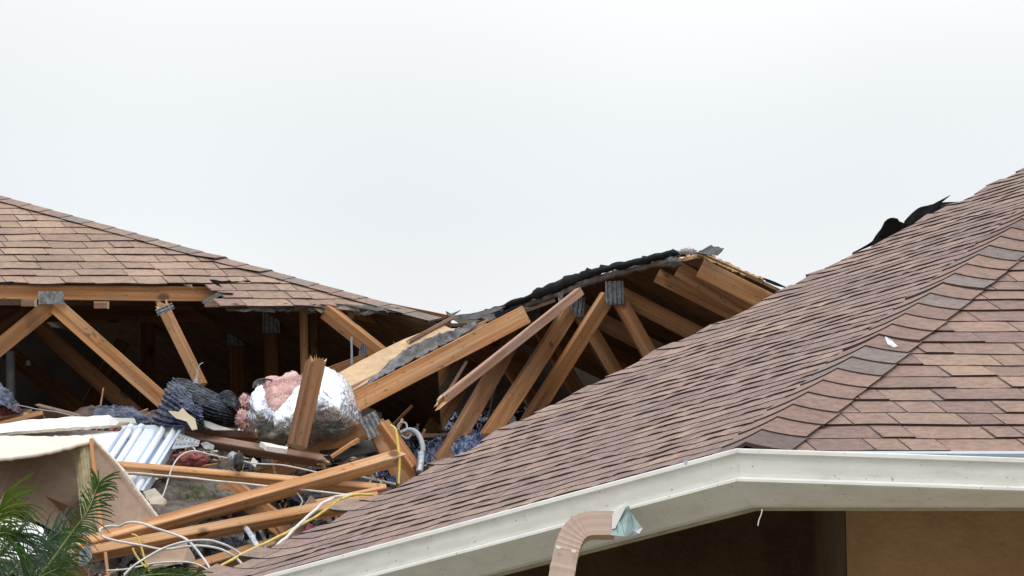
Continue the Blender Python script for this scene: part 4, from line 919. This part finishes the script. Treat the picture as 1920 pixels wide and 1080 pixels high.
# ------------------------------------------------------------------ ducts and films
du = empty('flexible_duct', W(370, 765, 18), 'crumpled black ribbed flexible duct with blue plastic outer skin, left of the foil bag', 'duct')
patch('ribbed_liner', [[(332, 712, 17.95), (362, 718, 17.9), (395, 735, 17.85), (425, 752, 17.85), (456, 776, 17.95)],
      [(328, 745, 17.8), (360, 752, 17.7), (392, 765, 17.68), (425, 775, 17.7), (457, 785, 17.9)],
      [(322, 780, 17.85), (355, 788, 17.75), (390, 795, 17.75), (425, 800, 17.75), (448, 803, 17.9)]], 96, 60, M_film, du, amp=.004, freq=8, rib=14, ribamp=.008, ribdir='u', seed=1)
patch('plastic_skin', [[(325, 708, 17.85), (334, 716, 17.82), (352, 738, 17.75), (378, 762, 17.68)], [(305, 742, 17.75), (322, 752, 17.68), (345, 768, 17.62), (380, 785, 17.62)], [(283, 796, 17.8), (310, 800, 17.72), (345, 802, 17.66), (385, 804, 17.66)]], 90, 70, M_filmblue, du, amp=.010, freq=10, rib=11, ribamp=.006, ribdir='u', seed=3, jag=.01)
patch('duct_lip', [[(405, 745, 17.8), (425, 733, 17.78), (440, 742, 17.78), (455, 762, 17.8)], [(412, 758, 17.75), (428, 756, 17.73), (442, 764, 17.73), (457, 776, 17.78)]], 16, 30, M_film, du, rib=5, ribamp=.004, ribdir='u', amp=.005)
tube('hooked_wire', [(366, 716, 17.9), (370, 700, 17.9), (374, 685, 17.9), (381, 680, 17.9)], .0022, M_grey, du, seg=6)
slab('torn_tip', [(362, 718, 17.88), (368, 702, 17.88), (371, 700, 17.88), (371, 719, 17.88)], .003, M_grey, du, jag=.001)
o = patch('plastic_film', [[(170, 778, 18.2), (188, 765, 18.2), (215, 762, 18.15), (250, 768, 18.1), (288, 792, 18.1)], [(172, 790, 18.05), (190, 785, 18.0), (220, 782, 18.0), (250, 787, 18.0), (286, 797, 18.05)]], 30, 60, M_filmblue, amp=.014, freq=22, seed=11); tag(o, 'low blue-black crumpled duct skin behind the white boards', 'plastic film')
o = patch('plastic_film', [[(-30, 715, 18.4), (5, 722, 18.4), (22, 740, 18.4), (42, 772, 18.4)], [(-30, 770, 18.2), (0, 762, 18.2), (15, 768, 18.2), (36, 778, 18.25)]], 26, 40, M_filmblue, amp=.014, freq=22, seed=12); tag(o, 'crumpled dark plastic at the left edge above the orange plank', 'plastic film')
o = patch('plastic_film', [[(350, 985, 16.9), (400, 975, 16.9), (450, 985, 16.9)], [(355, 1015, 16.75), (405, 1012, 16.7), (458, 1020, 16.75)], [(368, 1050, 16.7), (415, 1052, 16.7), (462, 1050, 16.7)]], 60, 70, foil('dark_shiny_film', (.13, .14, .16), .2, 40, 1.0, .8), amp=.035, freq=11, seed=13); tag(o, 'shiny black film bundle under the second long timber', 'plastic film')
o = patch('plastic_film', [[(690, 860, 17.9), (715, 868, 17.9), (742, 885, 17.9)], [(700, 890, 17.7), (720, 898, 17.7), (745, 906, 17.7)]], 40, 50, M_foilblue, amp=.03, freq=14, seed=14); tag(o, 'blue glinting foil shreds under the right end of the topmost long timber', 'foil')
o = patch('plastic_film', [[(550, 925, 17.5), (580, 920, 17.5), (600, 928, 17.5)], [(552, 945, 17.4), (578, 945, 17.4), (600, 942, 17.4)]], 24, 30, M_film, amp=.03, freq=14, seed=15); tag(o, 'small tuft of black film between the two long timbers', 'plastic film')
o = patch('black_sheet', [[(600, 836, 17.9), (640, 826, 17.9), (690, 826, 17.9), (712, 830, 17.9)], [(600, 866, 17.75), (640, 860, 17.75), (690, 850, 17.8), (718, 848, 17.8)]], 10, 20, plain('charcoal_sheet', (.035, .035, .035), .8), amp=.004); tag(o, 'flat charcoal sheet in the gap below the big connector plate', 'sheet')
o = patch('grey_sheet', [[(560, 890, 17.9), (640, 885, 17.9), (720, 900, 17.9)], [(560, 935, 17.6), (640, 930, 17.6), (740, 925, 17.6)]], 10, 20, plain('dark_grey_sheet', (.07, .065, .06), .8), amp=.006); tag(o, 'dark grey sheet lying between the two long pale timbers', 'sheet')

# ------------------------------------------------------------------ cables and conduit
def cable(label, pts, r=.0045, m=None, name='cable', cat='cable'):
    o = tube(name, pts, r, m or M_cable, seg=8, wob=.12, kink=.004); tag(o, label, cat, 'cables over the debris'); return o
def D(pts, y0, y1): n_ = len(pts) - 1; return [(x, y, y0 + (y1 - y0) * i / n_) for i, (x, y) in enumerate(pts)]
cable('white cable making the leftmost loop over the long timber and sagging to the right', D([(222, 987), (202, 988), (187, 995), (191, 1006), (215, 1014), (264, 1022), (300, 1029), (335, 1027), (379, 1024), (415, 1029), (441, 1043), (455, 1058)], 16.1, 16.0))
cable('white cable arching from the brown panel down to the bottom edge', D([(224, 988), (238, 980), (258, 979), (290, 990), (330, 1003), (354, 1016), (380, 1045), (395, 1070), (402, 1090)], 16.15, 15.9))
cable('white cable rising from the bottom edge over the black film to a peak', D([(218, 1095), (250, 1062), (290, 1036), (330, 1021), (370, 1014), (400, 1014), (430, 1024), (456, 1041)], 15.9, 16.0))
cable('white cable running low along the palm tips', D([(200, 1070), (240, 1066), (300, 1055), (350, 1053), (380, 1062), (412, 1084)], 16.2, 16.2), .0035)
cable('thick white cable lying up the edge of the near roof', D([(425, 1090), (475, 1060), (505, 1039), (532, 1012), (560, 985), (590, 957), (615, 938), (640, 930), (662, 930)], 15.2, 16.6), .006)
cable('yellow cable climbing beside the thick white one', D([(384, 1086), (402, 1069), (450, 1040), (520, 1007), (560, 986), (600, 964), (632, 940), (660, 929), (698, 928)], 15.3, 16.7), .005, M_yellow)
cable('narrow yellow tape hanging down from the narrow timber', D([(732, 798), (741, 806), (746, 830), (748, 870), (748, 908)], 17.5, 17.45), .0055, M_yellow, 'tape', 'tape')
cable('short yellow cable hooked over the second long timber', D([(248, 1001), (258, 1006), (266, 1030), (275, 1060), (283, 1076)], 16.1, 16.1), .004, M_yellow)
cable('shortest yellow cable end just left of the hooked one', D([(248, 1028), (254, 1040), (266, 1056), (276, 1066)], 16.2, 16.2), .004, M_yellow)
cable('thin white cable curving over the dark pink lump and down', D([(293, 952), (308, 922), (322, 880), (338, 855), (362, 846), (395, 852), (430, 860), (470, 868), (530, 872), (600, 886)], 17.0, 17.3), .003)
cable('white conduit running under the gently sloping timber', D([(228, 886), (300, 891), (400, 901), (500, 911), (600, 922), (690, 932)], 17.0, 17.2), .0045, name='conduit', cat='conduit')
cable('white stick-like conduit ending at the blue foil shreds', D([(650, 888), (690, 896), (742, 908)], 17.45, 17.5), .005, name='conduit', cat='conduit')
cable('thin grey wire from the left boards into the attic', D([(30, 760), (60, 765), (100, 772), (140, 780)], 18.3, 18.2), .0025, M_grey, 'wire', 'wire')
cd = empty('grey_conduit', W(785, 840, 17.8), 'bent grey plastic conduit with a curled end, standing at the near roof edge', 'conduit')
tube('pipe', D([(752, 812), (768, 806), (781, 811), (789, 824), (793, 840), (791, 856), (788, 884)], 17.7, 17.6), .0105, M_grey, cd)
tube('torn_curl', D([(748, 806), (746, 798), (753, 792), (761, 794), (763, 803), (757, 810)], 17.7, 17.68), .004, M_grey, cd)
tube('sleeve', D([(790, 850), (789, 866), (786, 886)], 17.6, 17.55), .0145, M_galv, cd)
tube('tail_wire', D([(794, 846), (806, 850), (818, 860), (826, 872)], 17.6, 17.6), .0025, M_black, cd, seg=6)
tube('torn_edge_strip', D([(752, 816), (764, 822), (772, 814)], 17.68, 17.68), .004, M_grey, cd)

# ------------------------------------------------------------------ PALM at the lower left
palm = empty('palm', (W(40, 1200, 12.6).x, 12.6, 0), 'green palm whose drooping fronds reach into the lower left corner', 'palm')
tube('trunk', [Vector((palm.location.x - .1, 12.7, 0)), Vector((palm.location.x - .1, 12.7, 1.6)), Vector((palm.location.x - .05, 12.65, 3.2)), W(-10, 1290, 12.6)], .05, M_bark, palm, world=True)
def frond(pts, Y, Lf, m, n_=46, a0=70, droop=.5, side=(1, -1), seed=0, wd=.0021, taper=True):
    rr = random.Random(seed); P = [W(x, y, Y + rr.uniform(-.02, .02)) for x, y in pts]; bm = bmesh.new()
    for i in range(n_):
        t = .04 + .95 * i / n_; c = cr(P, t); tan = (cr(P, min(1, t + .02)) - cr(P, max(0, t - .02))).normalized()
        view = Vector((0, -1, .0)); sd_ = tan.cross(view).normalized()
        for s in side:
            if rr.random() < .07: continue
            ln = 1.3 * Lf * (math.sin(math.pi * min(1, .25 + .75 * (1 - t) + .05)) ** .6 if taper else 1) * rr.uniform(.75, 1.15)
            an = R(a0 * (1 - .55 * t) + rr.uniform(-9, 9)); d = tan * math.cos(an) + sd_ * s * math.sin(an) + Vector((0, rr.uniform(-.5, .4), 0)); d.normalize()
            dr = 1.5 * droop * rr.uniform(.4, 1.5); wv = wd * rr.uniform(.7, 1.2); prev = None; N5 = 7
            wdir = d.cross(Vector((rr.uniform(-.5, .5), -1, rr.uniform(-.5, .5)))).normalized()
            for k in range(N5 + 1):
                f = k / N5; q = c + d * ln * f + Vector((0, 0, -1)) * dr * ln * f ** 2.2
                w_ = wv * (math.sin(math.pi * min(1, f * .85 + .15)) ** .7 if k < N5 else .05)
                mid_ = bm.verts.new(q + Vector((0, .003, -.002))); a = bm.verts.new(q + wdir * w_); b_ = bm.verts.new(q - wdir * w_)
                if prev:
                    bm.faces.new([prev[0], prev[1], mid_, a] if False else [prev[0], a, mid_, prev[2]]); bm.faces.new([prev[2], mid_, b_, prev[1]])
                prev = (a, b_, mid_)
    o = link('frond', bm, m, palm); 
    tube('rachis', P, lambda t: .0045 * (1 - .75 * t), M_stem, o, world=True, seg=7)
    return o
frond([(40, 1120), (90, 1060), (130, 1005), (162, 962), (178, 925), (186, 904)], 12.4, .062, M_green, 60, 62, .25, seed=1)
frond([(-60, 1050), (-25, 1000), (-5, 960), (8, 925)], 12.6, .095, M_greenlt, 46, 62, .15, seed=2, side=(1,))
frond([(-60, 1040), (-20, 990), (10, 960), (35, 945)], 12.6, .07, M_greenlt, 40, 62, .45, seed=3)
frond([(-30, 1130), (20, 1075), (60, 1035), (95, 1010), (122, 990)], 12.5, .10, M_greenbl, 50, 62, .35, seed=4)
frond([(-60, 1110), (-20, 1060), (15, 1020), (40, 1000)], 12.35, .10, M_greenbl, 50, 66, .55, seed=5)
frond([(-40, 1180), (20, 1120), (70, 1085), (110, 1065)], 12.3, .10, M_green, 44, 66, .5, seed=6)
frond([(120, 1160), (200, 1105), (260, 1082), (320, 1076), (372, 1084)], 12.6, .06, M_green, 56, 60, .35, seed=7)
frond([(-80, 1080), (-40, 1030), (0, 1000), (30, 1005)], 12.3, .09, M_green, 44, 66, .6, seed=8)
frond([(60, 1160), (95, 1100), (115, 1050), (125, 1015)], 12.55, .09, M_green, 44, 62, .5, seed=9)

# thin loose wires among the timbers
for k, (lab, pts, m_, r_) in enumerate([
    ('thin black wire curling below the crushed electrical box', [(432, 876), (445, 886), (470, 880), (490, 888), (478, 902)], M_black, .0022),
    ('thin black wire looping left of the big connector plate', [(520, 850), (536, 862), (552, 875), (560, 892), (548, 905)], M_black, .0018),
    ('thin grey wire poking up over the light fixture plate', [(268, 800), (274, 788), (285, 790), (292, 797)], M_grey, .0018),
    ('white cord tangled in the shreds near the stick-like conduit', [(690, 882), (700, 895), (694, 905), (706, 915), (716, 908), (708, 898)], M_cable, .004),
    ('pale cord dangling through the gap under the short dropping board', [(556, 925), (566, 940), (560, 955), (572, 968)], M_cable, .0028)]):
    cable(lab, D(pts, bedY(pts[0][1]) - .75, bedY(pts[0][1]) - .75), r_, m_, 'wire', 'wire')
